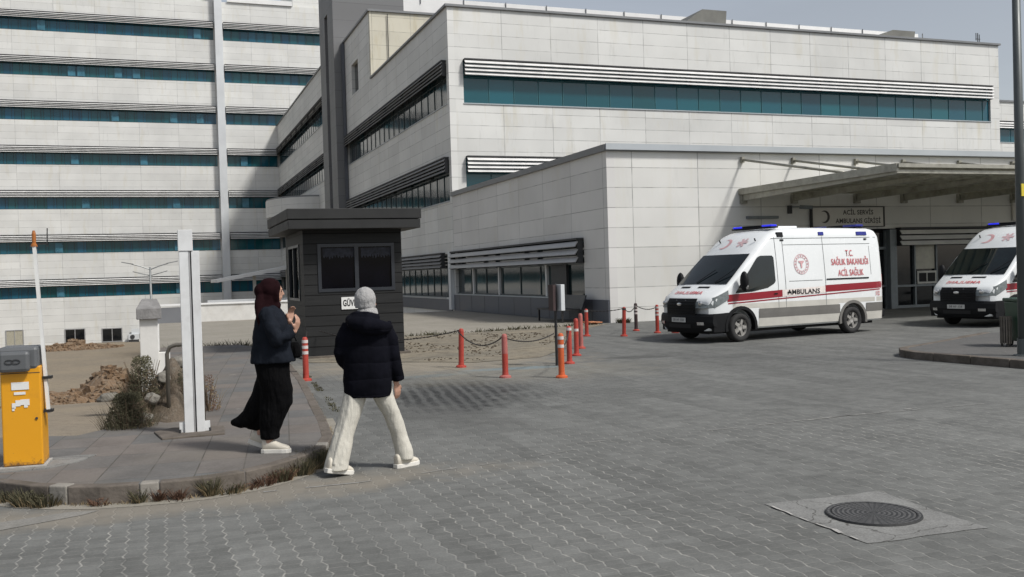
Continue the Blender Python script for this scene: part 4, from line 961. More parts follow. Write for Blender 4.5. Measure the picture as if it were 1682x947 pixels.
def van():
    e = empty('ambulance', '', 'ambulance', group='white ambulances at the emergency entrance')
    st = [-1.0, -.98, -.93, -.85, -.7, -.5, -.42, -.2, 0, .2, .45, .55, .8, 1.05, 1.3, 1.6, 2.0, 2.5, 3.2, 4.0, 4.6, 4.78, 4.86, 4.9]
    rings = []
    for x in st:
        zt = interp(ZT, x); zb = .30; rc = min(.17, (zt-zb)*.2) if x > .3 else .09
        half = []
        for z in (zb, zb+.05, .55, .8, .95, 1.15, 1.3, 1.6, 1.9, 2.2, 2.5):
            z = min(z, zt-rc); y = hw(x, z)-(.05 if z <= zb+.001 else 0); half.append((y, z))
        yb = hw(x, zt-rc)
        for a in (20, 40, 60, 80): half.append((yb-rc*1.25*(1-cos(radians(a))), zt-rc+rc*sin(radians(a))))
        half += [(yb*.5, zt+.004), (yb*.2, zt+.008)]
        if x > .5: half[-2:] = [(yb*.5, zt+.02), (yb*.2, zt+.03)]
        ring = [Vector((bx_(x, y), y, z)) for y, z in half]+[Vector((bx_(x, y), -y, z)) for y, z in half[::-1]]
        rings.append(ring)
    b = MB().loft(rings).build('body', 'v_white', e, smooth=False)
    ct = MB()
    for x in (0, 3.75):
        for s in (-1, 1): ct.lathe([(.001, -.30), (.43, -.30), (.43, .30), (.001, .30)], (x, s*.98, .36), 32, Matrix.Rotation(pi/2, 4, 'X'))
    c = ct.build('cut', None); md = b.modifiers.new('b', 'BOOLEAN'); md.operation = 'DIFFERENCE'; md.object = c; md.solver = 'EXACT'
    bpy.context.view_layer.update(); dg = bpy.context.evaluated_depsgraph_get()
    nm = bpy.data.meshes.new_from_object(b.evaluated_get(dg)); b.modifiers.clear(); b.data = nm; bpy.data.objects.remove(c)
    if not nm.materials: nm.materials.append(M['v_white'])
    for p in nm.polygons: p.material_index = 0; p.use_smooth = True
    nm.set_sharp_from_angle(angle=radians(38))
    def patch(name, x0, x1, z0, z1, mat, par=e, eps=.005, sides=(-1, 1), nx=8, nz=2, sl=0.0):
        for s in sides:
            m = MB()
            vs = []
            for i in range(nx+1):
                x = x0+(x1-x0)*i/nx
                for j in range(nz+1):
                    z = (z0+(z1-z0)*j/nz)+sl*(x-x0); vs.append(side_pt(x, z, eps, s))
            m.add(vs, [(i*(nz+1)+j, (i+1)*(nz+1)+j, (i+1)*(nz+1)+j+1, i*(nz+1)+j+1) for i in range(nx) for j in range(nz)])
            o = m.build(name, mat, par, recalc=False)
        return o
    def polypatch(name, pts, mat, par=e, eps=.006, sides=(-1, 1)):
        for s in sides:
            m = MB(); m.add([side_pt(x, z, eps, s) for x, z in pts], [tuple(range(len(pts)))]); o = m.build(name, mat, par, recalc=False)
        return o
    # dusty sill + grey cladding
    for a, c_ in ((.47, 3.28), (4.22, 4.86)):
        patch('lower_cladding', a, c_, .55, .77, 'v_grey', eps=.010); patch('sill', a, c_, .34, .55, 'v_dirty', eps=.004)
    patch('lower_side', -.36, 4.86, .80, .913, 'v_dirty', eps=.003, nx=24)
    patch('lower_side', .5, 3.25, .77, .80, 'v_dirty', eps=.003)
    # stripe
    patch('stripe', -.52, 1.30, .97, 1.14, 'v_red', eps=.006, nx=16, sl=.035)
    patch('stripe', 1.30, 2.78, 1.034, 1.20, 'v_pale', eps=.0065, nx=10, sl=.035)
    patch('stripe', 2.78, 4.88, 1.10, 1.27, 'v_red', eps=.006, nx=16, sl=.02)
    patch('stripe_line', -.50, 4.88, .915, .945, 'v_red', eps=.006, nx=30, sl=.034)
    for s in (-1, 1):
        text('lettering', 'AMBULANS', .165, 'ink', e, lambda x, y, z: side_pt(2.03-s*-1*x*1.28*1 if s < 0 else 2.03-x*1.28, 1.13+y, .012, s) if s > 0 else side_pt(2.03+x*1.28, 1.13+y, .012, s), bold=.004)
        sg_ = 1 if s < 0 else -1
        for tx, tz, sz, st_ in ((3.72, 2.06, .22, 'T.C.'), (3.72, 1.84, .225, 'SAĞLIK BAKANLIĞI'), (3.72, 1.56, .225, 'ACİL SAĞLIK')):
            text('lettering', st_, sz, 'v_redtext', e, lambda x, y, z: side_pt(tx+sg_*x*.66, tz+y, .012, s), bold=.003)
        text('lettering', '112', .16, 'v_redtext', e, lambda x, y, z: side_pt(4.66+sg_*x*.7, 1.0+y, .014, s), bold=.004)
        # round emblem: ring, inner symbol
        em = MB(); n = 36; cx, cz = 2.02, 1.82
        for r0, r1 in ((.235, .255), (.165, .178)): em.loft([[Vector(side_pt(cx+r*cos(2*pi*j/n), cz+r*sin(2*pi*j/n), .010, s)) for j in range(n)] for r in (r0, r1)], False)
        eo = em.build('emblem', 'v_pink', e, recalc=False)
        m = MB()
        for k in range(16):
            a = 2*pi*k/16; m.add([side_pt(cx+r*cos(a+d), cz+r*sin(a+d), .011, s) for r, d in ((.19, -.1), (.22, -.1), (.22, .1), (.19, .1))], [(0, 1, 2, 3)])
        for pl in ([(-.10, .08), (.10, .08), (.07, .03), (.03, .02), (.02, -.10), (-.02, -.10), (-.03, .02), (-.07, .03)],):
            m.add([side_pt(cx+a, cz+c_, .011, s) for a, c_ in pl], [tuple(range(len(pl)))])
        m.build('emblem_symbol', 'v_faintred', eo, recalc=False)
    # seams and pressed lines
    for x in (1.16, 1.42, 2.80): patch('door_seam', x, x+.014, .56, 2.5, 'v_seam', nx=1, nz=10)
    patch('pressed_line', 1.42, 4.5, 2.30, 2.312, 'v_seam'); patch('pressed_line', 1.0, 4.75, 2.46, 2.474, 'v_seam', nx=12)
    patch('pressed_line', 1.55, 2.7, 1.40, 1.412, 'v_seam'); patch('pressed_line', 4.45, 4.46, 1.5, 2.25, 'v_seam', nx=1, nz=6)
    patch('slide_rail', 2.84, 4.35, 1.40, 1.435, 'v_black', eps=.012)
    # windows
    lo = [(-.26, 1.17), (.25, 1.19), (.8, 1.27), (1.02, 1.36), (1.08, 1.42)]; hi = [(-.26, 1.19), (-.08, 1.40), (.26, 1.75), (.50, 2.0), (.62, 2.05), (1.04, 2.05), (1.08, 2.0)]
    for s in (-1, 1):
        m = MB(); vs = []; nx, nz = 24, 8
        for i in range(nx+1):
            x = -.26+1.34*i/nx
            for j in range(nz+1): vs.append(side_pt(x, interp(lo, x)+(interp(hi, x)-interp(lo, x))*j/nz, .007, s))
        m.add(vs, [(i*(nz+1)+j, (i+1)*(nz+1)+j, (i+1)*(nz+1)+j+1, i*(nz+1)+j+1) for i in range(nx) for j in range(nz)])
        sw = m.build('side_window', 'v_glass', e, recalc=False)
    sw_old = None and polypatch('side_window', [(-.26, 1.17), (.25, 1.19), (.8, 1.27), (1.02, 1.36), (1.08, 1.45), (1.08, 2.0), (1.04, 2.05), (.62, 2.05), (.50, 2.0), (.26, 1.75), (-.08, 1.40)], 'v_glass')
    patch('pillar_line', .06, .11, 1.20, 1.5, 'v_black', eps=.012, nx=1, nz=5)
    None and polypatch('pillar_line', [(.06, 1.19), (.11, 1.19), (.11, 1.56), (.06, 1.52)], 'v_black', sw, .008)
    m = MB(); nx, ny = 10, 12; vs = []
    for i in range(nx+1):
        x = -.41+(.83)*i/nx; zt = interp(ZT, x)+.004; ym = hw(x, zt-.09)-.085-.02*(i/nx)
        for j in range(ny+1):
            y = -ym+2*ym*j/ny
            vs.append((bx_(x, y)-.008, y, zt+.010))
    m.add(vs, [(i*(ny+1)+j, (i+1)*(ny+1)+j, (i+1)*(ny+1)+j+1, i*(ny+1)+j+1) for i in range(nx) for j in range(ny)])
    ws = m.build('windscreen', 'v_glass', e, recalc=False, smooth=True)
    def topq(name, pts, mat, par=e, dz=.016):
        m = MB(); m.add([(bx_(x, y)-dz*.6, y, interp(ZT, x)+dz) for x, y in pts], [tuple(range(len(pts)))]); return m.build(name, mat, par, recalc=False)
    for a, yc in ((-.38, .1), (-.38, -.55)): MB().bar((bx_(a, yc)-.03, yc, 1.43), (bx_(-.05, yc)-.03, yc-.35, 1.74), .02, .015).build('wiper', 'v_black', ws)
    topq('reflection_card', [(-.36, .25), (.05, .25), (.12, .5), (-.33, .62)], 'lace', ws, .018) if 0 else None
    # hood vents and red mirrored lettering on the hood
    topq('hood_vent', [(-.56, -.52), (-.50, -.52), (-.50, -.12), (-.56, -.12)], 'v_black', dz=.013); topq('hood_vent', [(-.56, .18), (-.50, .18), (-.50, .55), (-.56, .55)], 'v_black', dz=.013)
    text('lettering', 'AMBULANS', .17, 'v_redtext', e, lambda x, y, z: (bx_(-.76+y*.9, x*1.15)-.008, x*1.15, interp(ZT, -.76+y*.9)+.016), bold=.003)
    # dome markings
    for yc, sgn in ((.28, 1), (-.32, 1)):
        if yc > 0:
            m = crescent_mesh(lambda u, v: (bx_(.72+v*.8, yc+u)-.008, yc+u, interp(ZT, .72+v*.8)+.03), .19, .06, .155); m.build('crescent', 'v_faintred', e, recalc=False)
        else:
            m = MB()
            for k in range(3):
                a = k*pi/3
                for q in (1,):
                    d = Vector((cos(a), sin(a))); p = Vector((-d.y, d.x))
                    cs = [d*.17+p*.035, d*.17-p*.035, -d*.17-p*.035, -d*.17+p*.035]
                    m.add([(bx_(.74+c_.y*.8, yc+c_.x)-.008, yc+c_.x, interp(ZT, .74+c_.y*.8)+.03+.002*k) for c_ in cs], [(0, 1, 2, 3)])
            m.build('star_emblem', 'v_pink', e, recalc=False)
    for yc in (.55, -.72): MB().tube([(bx_(.78, yc)-.02, yc, interp(ZT, .78)+.01), (bx_(.78, yc)-.05, yc, interp(ZT, .78)+.08)], .018, 6).build('dome_lamp', 'v_black', e)
    # front: grille, bumper, lamps
    def frontpt(y, z, e_=.012):
        # nose surface x at (y,z)
        s_ = interp([(.3, -.96), (.6, -1.0), (.95, -1.0), (1.1, -.9)], z); return (s_+.235*(abs(y)/1.03)**2.6-e_-.0, y, z)
    def fpatch(name, y0, y1, z0, z1, mat, par=e, e_=.02, n=10, ztf=None):
        m = MB(); vs = []; nz = 3
        for i in range(n+1):
            y = y0+(y1-y0)*i/n
            for j in range(nz+1):
                z = z0+(z1-z0)*j/nz; vs.append(frontpt(y, z, e_))
        m.add(vs, [(i*(nz+1)+j, (i+1)*(nz+1)+j, (i+1)*(nz+1)+j+1, i*(nz+1)+j+1) for i in range(n) for j in range(nz)])
        return m.build(name, mat, par, recalc=False)
    # bumper as solid wrap
    m = MB(); rings = []
    for i in range(25):
        t = -1+2*i/24; y = t*1.0
        if abs(t) < .86: xx = -1.0+.24*(abs(y)/1.03)**2.6
        else: xx = -1.0+.24*(abs(y)/1.03)**2.6
        rings.append([Vector((xx-.05+dx, y, z)) for dx, z in ((.06+.10*abs(t)**4, .27+.09*abs(t)**4), (.01, .37+.05*abs(t)**4), (-.015, .5), (-.0, .64), (.04, .70), (.2, .70), (.2, .27+.09*abs(t)**4))])
    m.loft(rings)
    bp = m.build('bumper', 'v_black', e)
    for s in (-1, 1):   # bumper returns to the wheel arch
        m = MB(); m.add([(-.80, s*.985, .27), (-.43, s*1.035, .27), (-.43, s*1.035, .45), (-.36, s*1.04, .62), (-.28, s*1.04, .72), (-.80, s*.995, .70),
                         (-.80, s*.9, .27), (-.43, s*.93, .27), (-.43, s*.93, .45), (-.36, s*.93, .62), (-.28, s*.93, .72), (-.80, s*.9, .70)],
               [(0, 1, 2, 3, 4, 5), (11, 10, 9, 8, 7, 6)]+[(i, (i+1) % 6, 6+(i+1) % 6, 6+i) for i in range(6)])
        m.build('bumper_corner', 'v_black', bp)
        fo = fpatch('fog_lamp', s*.62, s*.80, .44, .51, 'v_chrome', bp, .095, 4)
        # arch lips
        for x in (0, 3.75):
            m = MB(); n = 18; vs = []
            for i in range(n+1):
                a = pi*(-.06+1.12*i/n)
                for r, yy in ((.425, 1.045), (.50, 1.042), (.50, 1.0), (.425, .9)): vs.append((x+r*cos(a), s*yy, .36+r*sin(a)))
            m.add(vs, [(i*4+j, (i+1)*4+j, (i+1)*4+(j+1) % 4, i*4+(j+1) % 4) for i in range(n) for j in range(4)])
            m.build('arch_lip', 'v_grey' if x else 'v_black', e, smooth=False)
    gr = fpatch('grille', -.54, .54, .66, 1.07, 'v_black', e, .035)
    m = MB()
    for k in range(5):
        z = .73+k*.065
        m.tube([frontpt(y*.1, z, .045) for y in range(-5, 6)], .009, 5)
    m.build('grille_bars', 'v_black', gr)
    m = MB(); m.ell((0, 0, 0), (.012, .09, .038)); eo = m.build('badge', 'v_chrome', gr, loc=(-1.045, 0, .93))
    fpatch('lower_intake', -.42, .42, .36, .46, 'dark_void', bp, .088, 6)
    MB().box(-1.075, -1.062, -.26, .26, .50, .61).build('number_plate', 'plate', bp)
    text('lettering', '58 AF 158', .085, 'ink', bp, lambda x, y, z: (-1.079, -x*1.1, .555+y))
    # headlights wrapping round the corner
    for s in (-1, 1):
        m = MB(); vs = []; n = 9
        for i in range(n+1):
            t = i/n
            if t < .55:
                y = s*(.50+.43*t/.55); z0 = .84-.0*t; z1 = .98+.20*t
                p0 = frontpt(y, z0, .03); p1 = frontpt(y, z1, .018)
                xs = interp([(1.0, 0), (1.2, .22)], z1)
                p1 = (p1[0]+xs*.2, p1[1], z1)
            else:
                q = (t-.55)/.45; x = -.88+.42*q; z0 = .84+.20*q; z1 = 1.09+.16*q
                p0 = side_pt(x-.02, z0, .012, s); p1 = side_pt(x-.02, z1, .0, s)
            vs += [p0, p1]
        m.add(vs, [(2*i, 2*i+2, 2*i+3, 2*i+1) for i in range(n)])
        h = m.build('headlight', 'v_lamp', e, recalc=False)
        q0 = frontpt(s*.68, .95, .04); MB().ell(q0, (.03, .06, .06)).build('bulb', 'v_chrome', h)
        # mirror
        m = MB(); m.bar((.02, s*1.0, 1.32), (-.02, s*1.14, 1.36), .05, .06); mi = m.build('mirror', 'v_black', e)
        MB().ell((-.03, s*1.2, 1.45), (.09, .12, .24)).build('housing', 'v_black', mi, smooth=True)
        MB().ell((-.02, s*1.27, 1.33), (.045, .035, .07)).build('indicator', 'v_chrome', mi, smooth=True)
        patch('door_handle', 1.0, 1.12, 1.10, 1.13, 'v_black', eps=.02, sides=(s,), nx=1, nz=1); patch('door_handle', 1.46, 1.60, 1.12, 1.15, 'v_black', eps=.02, sides=(s,), nx=1, nz=1)
        # side beacons
        for (x0, x1, z0, z1, mt) in ((1.30, 1.50, 2.50, 2.62, 'v_black'), (2.70, 2.88, 2.53, 2.62, 'v_blued'), (4.05, 4.42, 2.52, 2.62, 'v_blued'), (1.38, 1.50, 2.40, 2.44, 'v_black'), (4.3, 4.4, 2.40, 2.44, 'v_black')):
            xx = (x0+x1)/2; y = hw(xx, z0)-.01
            m = MB(); m.box(x0, x1, -.03, .035, 0, z1-z0, Matrix.Translation((0, s*y, z0)) @ Matrix.Rotation(s*radians(12), 4, 'X')); m.build('side_beacon', mt, e, bevel=.008)
    # rear lamps, rear doors
    for s in (-1, 1): MB().box(4.84, 4.93, s*.90-.05, s*.90+.05, 1.0, 1.5).build('tail_light', 'v_red', e, bevel=.01)
    MB().box(4.86, 4.98, -.98, .98, .38, .58).build('rear_bumper', 'v_black', e, bevel=.02)
    MB().box(4.885, 4.905, -.006, .006, .6, 2.4).build('door_gap', 'v_black', e)
    # light bars
    lb_ = MB().box(1.30, 1.55, -.72, .72, 2.74, 2.78).build('light_bar', 'v_black', e, bevel=.01)
    for y0, y1, mt in ((-.70, -.36, 'v_blue'), (-.33, .36, 'v_black'), (.39, .70, 'v_blue')): MB().box(1.32, 1.53, y0, y1, 2.782, 2.825).build('beacon', mt, lb_, bevel=.02)
    lb2 = MB().box(4.25, 4.5, -.72, .72, 2.72, 2.76).build('light_bar', 'v_black', e, bevel=.01)
    for y0, y1, mt in ((-.74, -.3, 'v_blued'), (-.28, .28, 'v_black'), (.3, .74, 'v_blued')): MB().box(4.23, 4.52, y0, y1, 2.762, 2.82).build('beacon', mt, lb2, bevel=.02)
    MB().box(1.75, 2.5, -.4, .4, 2.72, 2.80).build('roof_vent', 'v_white', e, bevel=.02)
    # underbody
    MB().box(-.8, 4.7, -.8, .8, .22, .36).build('underbody', 'v_black', e)
    # wheels
    for x in (0, 3.75):
        for s in (-1, 1):
            whl = bpy.data.objects.new('wheel', None); COL.objects.link(whl); whl.parent = e; whl.location = (x, s*.9, .345)
            whl.rotation_euler = (0, 0, radians(4) if x == 0 else 0)
            RX = Matrix.Rotation(pi/2 if s < 0 else -pi/2, 4, 'X')
            MB().lathe([(.21, -.1), (.30, -.115), (.335, -.09), (.345, -.03), (.345, .03), (.335, .09), (.30, .115), (.21, .10), (.205, 0)], n=36, M4=RX).build('tyre', 'v_tyre', whl, smooth=True)
            r = MB(); r.lathe([(.001, .06), (.07, .075), (.09, .055), (.19, .05), (.21, .095), (.215, .09), (.205, -.09), (.001, -.09)], n=30, M4=RX)
            for k in range(5):
                a = 2*pi*k/5; r.box(.07, .2, -.035, .035, .05, .085, RX @ Matrix.Rotation(a, 4, 'Z'))
            rm = r.build('rim', 'v_rim', whl)
            for k in range(5):
                hl = MB(); a = 2*pi*(k+.5)/5; hl.lathe([(.001, .06), (.032, .06), (.032, .066), (.001, .066)], RX @ Vector((.145*cos(a), .145*sin(a), 0)), 10, RX)
                hl.build('rim_hole', 'v_black', whl)
    return e
am = van(); th = radians(8); nv = Vector((-sin(th), cos(th)))
am.location = (13.0+.87*nv.x, 19.7+.87*nv.y, 0); am.rotation_euler.z = th
am['label'] = 'white ambulance with crimson stripe and lit blue beacons, wholly in view'
am2 = copy_tree(am); am2.location = (21.24+.87*nv.x, 19.28+.87*nv.y, 0); am2['label'] = 'white ambulance cut off by the right edge, behind the bins and the pole'
for ch in [o for o in bpy.data.objects if o.parent and o.parent.parent and o.parent.parent.parent == am2 and o.name.startswith('beacon')]:
    pass

# ================================================================= PEOPLE
def fabric(name, col, amt=.25, scale=5.0, bump=.5, rough=.9, folds=0, quilt=0):
    g = NG(name); P = g.obj(); n = g.noise(g.comb(*[g.m('MULTIPLY', a, b) for a, b in zip(g.sep(P), (1.0, 1.0, .45))]), scale, 4, .6)
    fine = g.noise(P, 180, 2)
    rgb = g.node('ShaderNodeRGB'); rgb.node.outputs[0].default_value = (*col, 1)
    c = g.scale(g.scale(rgb, g.mr(n, .3, .7, 1-amt, 1+amt)), g.mr(fine, .3, .7, .9, 1.1))
    if folds:
        x, y, z = g.sep(P); fz = g.noise(g.comb(g.m('MULTIPLY', x, 14.), g.m('MULTIPLY', y, 14.), g.m('MULTIPLY', z, 2.6)), 1.0, 3, .55)
        hh = g.m('ADD', n, g.m('MULTIPLY', fz, folds))
    elif quilt:
        x, y, z = g.sep(P); hh = g.m('ADD', n, g.m('MULTIPLY', g.m('POWER', g.m('ABSOLUTE', g.m('SINE', g.m('ADD', g.m('MULTIPLY', z, pi/quilt), g.m('MULTIPLY', n, 1.2)))), .5), 1.2))
    else: hh = n
    g.bump(g.m('ADD', hh, g.m('MULTIPLY', fine, .05)), bump, .03)
    return g.fin(c, rough, 0, .08)
M['skin'] = plain('skin', (.42, .24, .17), .5, 0, .08, 12)
M['hijab'] = fabric('dark maroon scarf', (.012, .0038, .0048)); M['denim'] = fabric('dark slate jacket', (.011, .0135, .019), .2, bump=.7, folds=.8)
M['black_cloth'] = fabric('black cloth', (.0035, .0035, .004), .3, bump=1.0, folds=1.6); M['navy_puff'] = fabric('black navy padded coat', (.0038, .004, .007), .3, bump=.3, quilt=.15)
M['cream'] = fabric('cream trousers', (.52, .50, .44), .05, bump=.55, folds=1.3); M['hat'] = fabric('pale grey knit', (.34, .335, .33), .06, 30.0, .8)
M['shoe'] = plain('cream leather', (.55, .51, .43), .5, 0, .06, 10); M['sole'] = plain('pale rubber sole', (.62, .60, .55), .6, 0, .06, 10)
def garment(name, mb, mat, parent, vox=.011, smooth=6, disp=0.0, dscale=.12, zs=None):
    o = mb.build(name, mat, parent, smooth=True)
    r = o.modifiers.new('remesh', 'REMESH'); r.mode = 'VOXEL'; r.voxel_size = vox; r.use_smooth_shade = True
    if smooth: s = o.modifiers.new('smooth', 'SMOOTH'); s.iterations = smooth; s.factor = .5
    if disp:
        t = bpy.data.textures.get('cl%g' % dscale) or bpy.data.textures.new('cl%g' % dscale, 'CLOUDS'); t.noise_scale = dscale; t.noise_depth = 2
        d = o.modifiers.new('d', 'DISPLACE'); d.texture = t; d.strength = disp; d.mid_level = .5; d.texture_coords = 'LOCAL'
    return o
def ringloft(m, secs, n=22, ex=2.0):
    """secs: (cx, cy, z, rx, ry[, rot]) horizontal sections"""
    rings = []
    for s in secs:
        cx, cy, z, rx, ry = s[:5]; ro = s[5] if len(s) > 5 else 0; ring = []
        tl = s[6] if len(s) > 6 else 0
        for j in range(n):
            a = 2*pi*j/n; ca, sa = cos(a), sin(a)
            u = rx*math.copysign(abs(ca)**(2/ex), ca); v = ry*math.copysign(abs(sa)**(2/ex), sa)
            ring.append(Vector((cx+u*cos(ro)-v*sin(ro), cy+u*sin(ro)+v*cos(ro), z+tl*u)))
        rings.append(ring)
    return m.loft(rings)
def hand(m, wrist, palm_dir, curl_dir, size=1.0, curl=.5, side=1):
    """palm + four fingers + thumb as tapered tubes"""
    w_ = Vector(wrist); d = Vector(palm_dir).normalized(); c = Vector(curl_dir).normalized(); c = (c-d*c.dot(d)).normalized(); s = d.cross(c)*side
    L = .085*size
    for k in range(4):
        off = s*(.028-.0187*k)*size
        m.tube([w_+off*.5, w_+d*L*.5+off, w_+d*L+off], [.014*size, .013*size, .011*size], 8)
        f = w_+d*L+off; seg = (.034, .038, .035, .027)[k]*size; dd = d.copy(); pts = [f]
        for q in range(3):
            dd = (dd*cos(curl)+c*sin(curl)).normalized(); cc2 = (c*cos(curl)-d*sin(curl)); c_, d_ = cc2, dd
            pts.append(pts[-1]+dd*seg*(1-.18*q))
        m.tube(pts, [.0095*size, .0088*size, .008*size, .0065*size], 8); m.ell(pts[-1], (.0065*size,)*3, 8, 5)
    t0 = w_+d*.018+s*.022*size; m.tube([t0, t0+(d*.6+s*.7+c*.2)*.035*size, t0+(d*1.0+s*.8+c*.5)*.055*size], [.013*size, .011*size, .0075*size], 8)
def head(m, c, fwd, r=1.0, up=(0, 0, 1)):
    f = Vector(fwd).normalized(); u = Vector(up); s = f.cross(u).normalized(); u = s.cross(f)
    M4 = Matrix((f, s, u)).transposed().to_4x4(); c = Vector(c)
    def T(p): return c+M4.to_3x3() @ Vector(p)*r
    m.ell(c, (.095*r, .075*r, .11*r), 18, 12, M4); m.ell(T((.025, 0, -.05)), (.07*r, .056*r, .065*r), 16, 10, M4)
    m.ell(T((.068, 0, -.088)), (.025*r, .024*r, .018*r), 10, 6, M4)           # chin
    m.tube([T((.088, 0, .02)), T((.102, 0, -.005)), T((.113, 0, -.024)), T((.095, 0, -.034))], [.008*r, .010*r, .013*r, .010*r], 8)   # nose
    m.ell(T((.090, 0, -.054)), (.012*r, .022*r, .006*r), 10, 6, M4); m.ell(T((.088, 0, -.065)), (.012*r, .020*r, .007*r), 10, 6, M4)     # lips
    m.ell(T((.085, 0, .032)), (.012*r, .045*r, .008*r), 10, 6, M4)          # brow
    for q in (-1, 1): m.ell(T((-.005, q*.077, -.01)), (.02*r, .009*r, .033*r), 10, 6, M4)
    return T, M4
def shoe(parent, p, ang, pitch, L=.27, name='shoe', lift=0):
    o = bpy.data.objects.new(name, None); COL.objects.link(o); o.parent = parent; o.location = p; o.rotation_euler = (0, pitch, ang)
    m = MB(); secs = []
    for x, w_, h, zc in ((-.09, .034, .06, .07), (-.08, .040, .075, .08), (-.02, .043, .078, .082), (.03, .043, .062, .068), (.08, .047, .046, .056), (.13, .047, .038, .050), (.165, .038, .028, .044), (.18, .02, .016, .040)):
        secs.append([Vector((x*L/.27, w_*cos(2*pi*j/14), zc+h*sin(2*pi*j/14)*(.9))) for j in range(14)])
    m.loft(secs); up = m.build('upper', 'shoe', o, smooth=True); sm = up.modifiers.new('s', 'SUBSURF'); sm.levels = 1; sm.render_levels = 1
    m = MB(); prof = [(-.098, .028), (-.06, .040), (0, .040), (.06, .043), (.11, .048), (.15, .044), (.178, .028), (.188, .01)]
    poly = [(x*L/.27, y) for x, y in prof]+[(x*L/.27, -y) for x, y in prof[::-1]]
    m.prism([(a, b*1.08) for a, b in poly], 0, .042); m.build('sole', 'sole', o, bevel=.006)
    m = MB()
    for x in (.045, .065, .085, .1): m.tube([(x, -.025, .085-.35*(x-.045)), (x, 0, .102-.35*(x-.045)), (x, .025, .085-.35*(x-.045))], .004, 5)
    m.build('lace', 'sole', o)
    return o

RZ = radians(-20.3)
# --- woman in maroon headscarf (profile, walking right)
pa = empty('person', 'woman in dark maroon headscarf, slate jacket and long black skirt walking on the sidewalk', 'person', (.995, 9.437, .15), RZ)
m = MB()                                                           # one continuous body
T, HM = head(m, (.035, 0, 1.545), (1, .35, -.08), .93)
m.tube([(.01, 0, 1.47), (.0, 0, 1.38), (0, 0, 1.3)], [.05, .052, .07], 12)
ringloft(m, [(0, 0, .84, .12, .15), (.01, 0, 1.0, .10, .12), (.02, 0, 1.2, .11, .15), (.01, 0, 1.32, .10, .17), (.01, 0, 1.38, .06, .10)])
def limb(p, r): m.tube(p, r, 10); [m.ell(q, (rr_,)*3, 10, 6) for q, rr_ in zip(p, r)]
limb([(.03, -.16, 1.34), (.13, -.19, 1.11), (.265, -.15, 1.165)], [.05, .042, .026]); hand(m, (.275, -.15, 1.175), (.32, .05, 1), (-.8, .4, .1), .92, .42)
limb([(.03, .16, 1.34), (.10, .16, 1.10), (.175, .05, 1.255)], [.05, .042, .026]); hand(m, (.18, .05, 1.26), (.1, .1, 1), (.5, -.6, .1), .9, .5, -1)
limb([(.02, -.08, .86), (.05, -.07, .47), (-.04, -.06, .08)], [.08, .055, .038]); limb([(-.02, .08, .86), (.0, .08, .48), (-.17, .08, .14)], [.08, .055, .038])
m.tube([(-.04, -.06, .08), (.05, -.065, .045)], [.038, .03], 10); m.tube([(-.17, .08, .14), (-.1, .08, .09)], [.038, .03], 10)
garment('body', m, 'skin', pa, .0065, 2)
ey = MB(); ey.ell(T((.082, .03, .008)), (.01, .013, .007), 8, 6, HM); ey.ell(T((.082, -.03, .008)), (.01, .013, .007), 8, 6, HM); ey.build('eyes', 'ink', pa)
m = MB(); S = T                                                    # headscarf wraps head and neck, falls behind the shoulders
m.ell((.010, -.005, 1.572), (.108, .094, .108), 20, 12); m.ell((-.06, -.01, 1.55), (.080, .082, .082), 16, 10); m.ell((-.01, 0, 1.50), (.088, .09, .09), 16, 10)
m.tube([(.075, -.03, 1.645), (.092, -.045, 1.59), (.085, -.05, 1.52), (.06, -.02, 1.46)], [.022, .026, .028, .04], 12)
m.tube([(.0, 0, 1.48), (-.01, 0, 1.42), (-.02, 0, 1.37)], [(.08, .08), (.085, .095), (.10, .12)], 16)
m.tube([(-.06, -.03, 1.5), (-.075, -.08, 1.42), (-.075, -.12, 1.34), (-.06, -.16, 1.27), (-.055, -.18, 1.2)], [.065, .05, .035, .024, .010], 10)
m.tube([(.02, 0, 1.46), (.06, 0, 1.40), (.05, 0, 1.34)], [.06, .055, .04], 12)
garment('headscarf', m, 'hijab', pa, .009, 5, .012, .06)
m = MB()
ringloft(m, [(.02, 0, .865, .205, .20), (.02, 0, .89, .205, .20), (.01, 0, 1.0, .185, .20), (.01, 0, 1.12, .17, .20), (.01, 0, 1.25, .150, .20), (.005, 0, 1.33, .125, .19), (.0, 0, 1.39, .09, .13), (.0, 0, 1.42, .06, .08)], 26, 2.3)
m.tube([(.01, -.16, 1.34), (.07, -.20, 1.21), (.11, -.215, 1.09), (.20, -.18, 1.13), (.262, -.155, 1.165)], [.070, .072, .072, .060, .046], 14)
m.tube([(.01, .16, 1.34), (.08, .19, 1.14), (.17, .08, 1.18), (.19, .05, 1.215)], [.068, .068, .055, .045], 14); m.ell((.11, -.215, 1.09), (.07, .07, .07)); m.ell((.02, -.155, 1.345), (.07, .07, .06))
garment('jacket', m, 'denim', pa, .010, 5, .03, .13)
m = MB()
ringloft(m, [(-.03, -.02, .135, .088, .10), (-.03, -.02, .2, .09, .11), (-.01, -.01, .32, .12, .14), (.03, 0, .46, .155, .15), (.04, 0, .60, .155, .165), (.02, 0, .72, .155, .175), (.005, 0, .88, .165, .165), (.01, 0, .98, .14, .15)], 24, 2.2)
m.tube([(-.02, .03, .72), (-.08, .06, .54), (-.17, .08, .40), (-.26, .09, .31), (-.35, .09, .285), (-.43, .09, .28)], [(.13, .13), (.135, .13), (.125, .11), (.095, .09), (.06, .06), (.022, .022)], 16)
m.tube([(-.02, .05, .42), (-.09, .07, .31), (-.18, .09, .26), (-.28, .1, .24)], [.12, .095, .065, .03], 14)
m.tube([(-.04, .05, .5), (-.05, .06, .36), (-.07, .07, .25)], [.13, .10, .055], 12)
garment('skirt', m, 'black_cloth', pa, .010, 5, .03, .2)
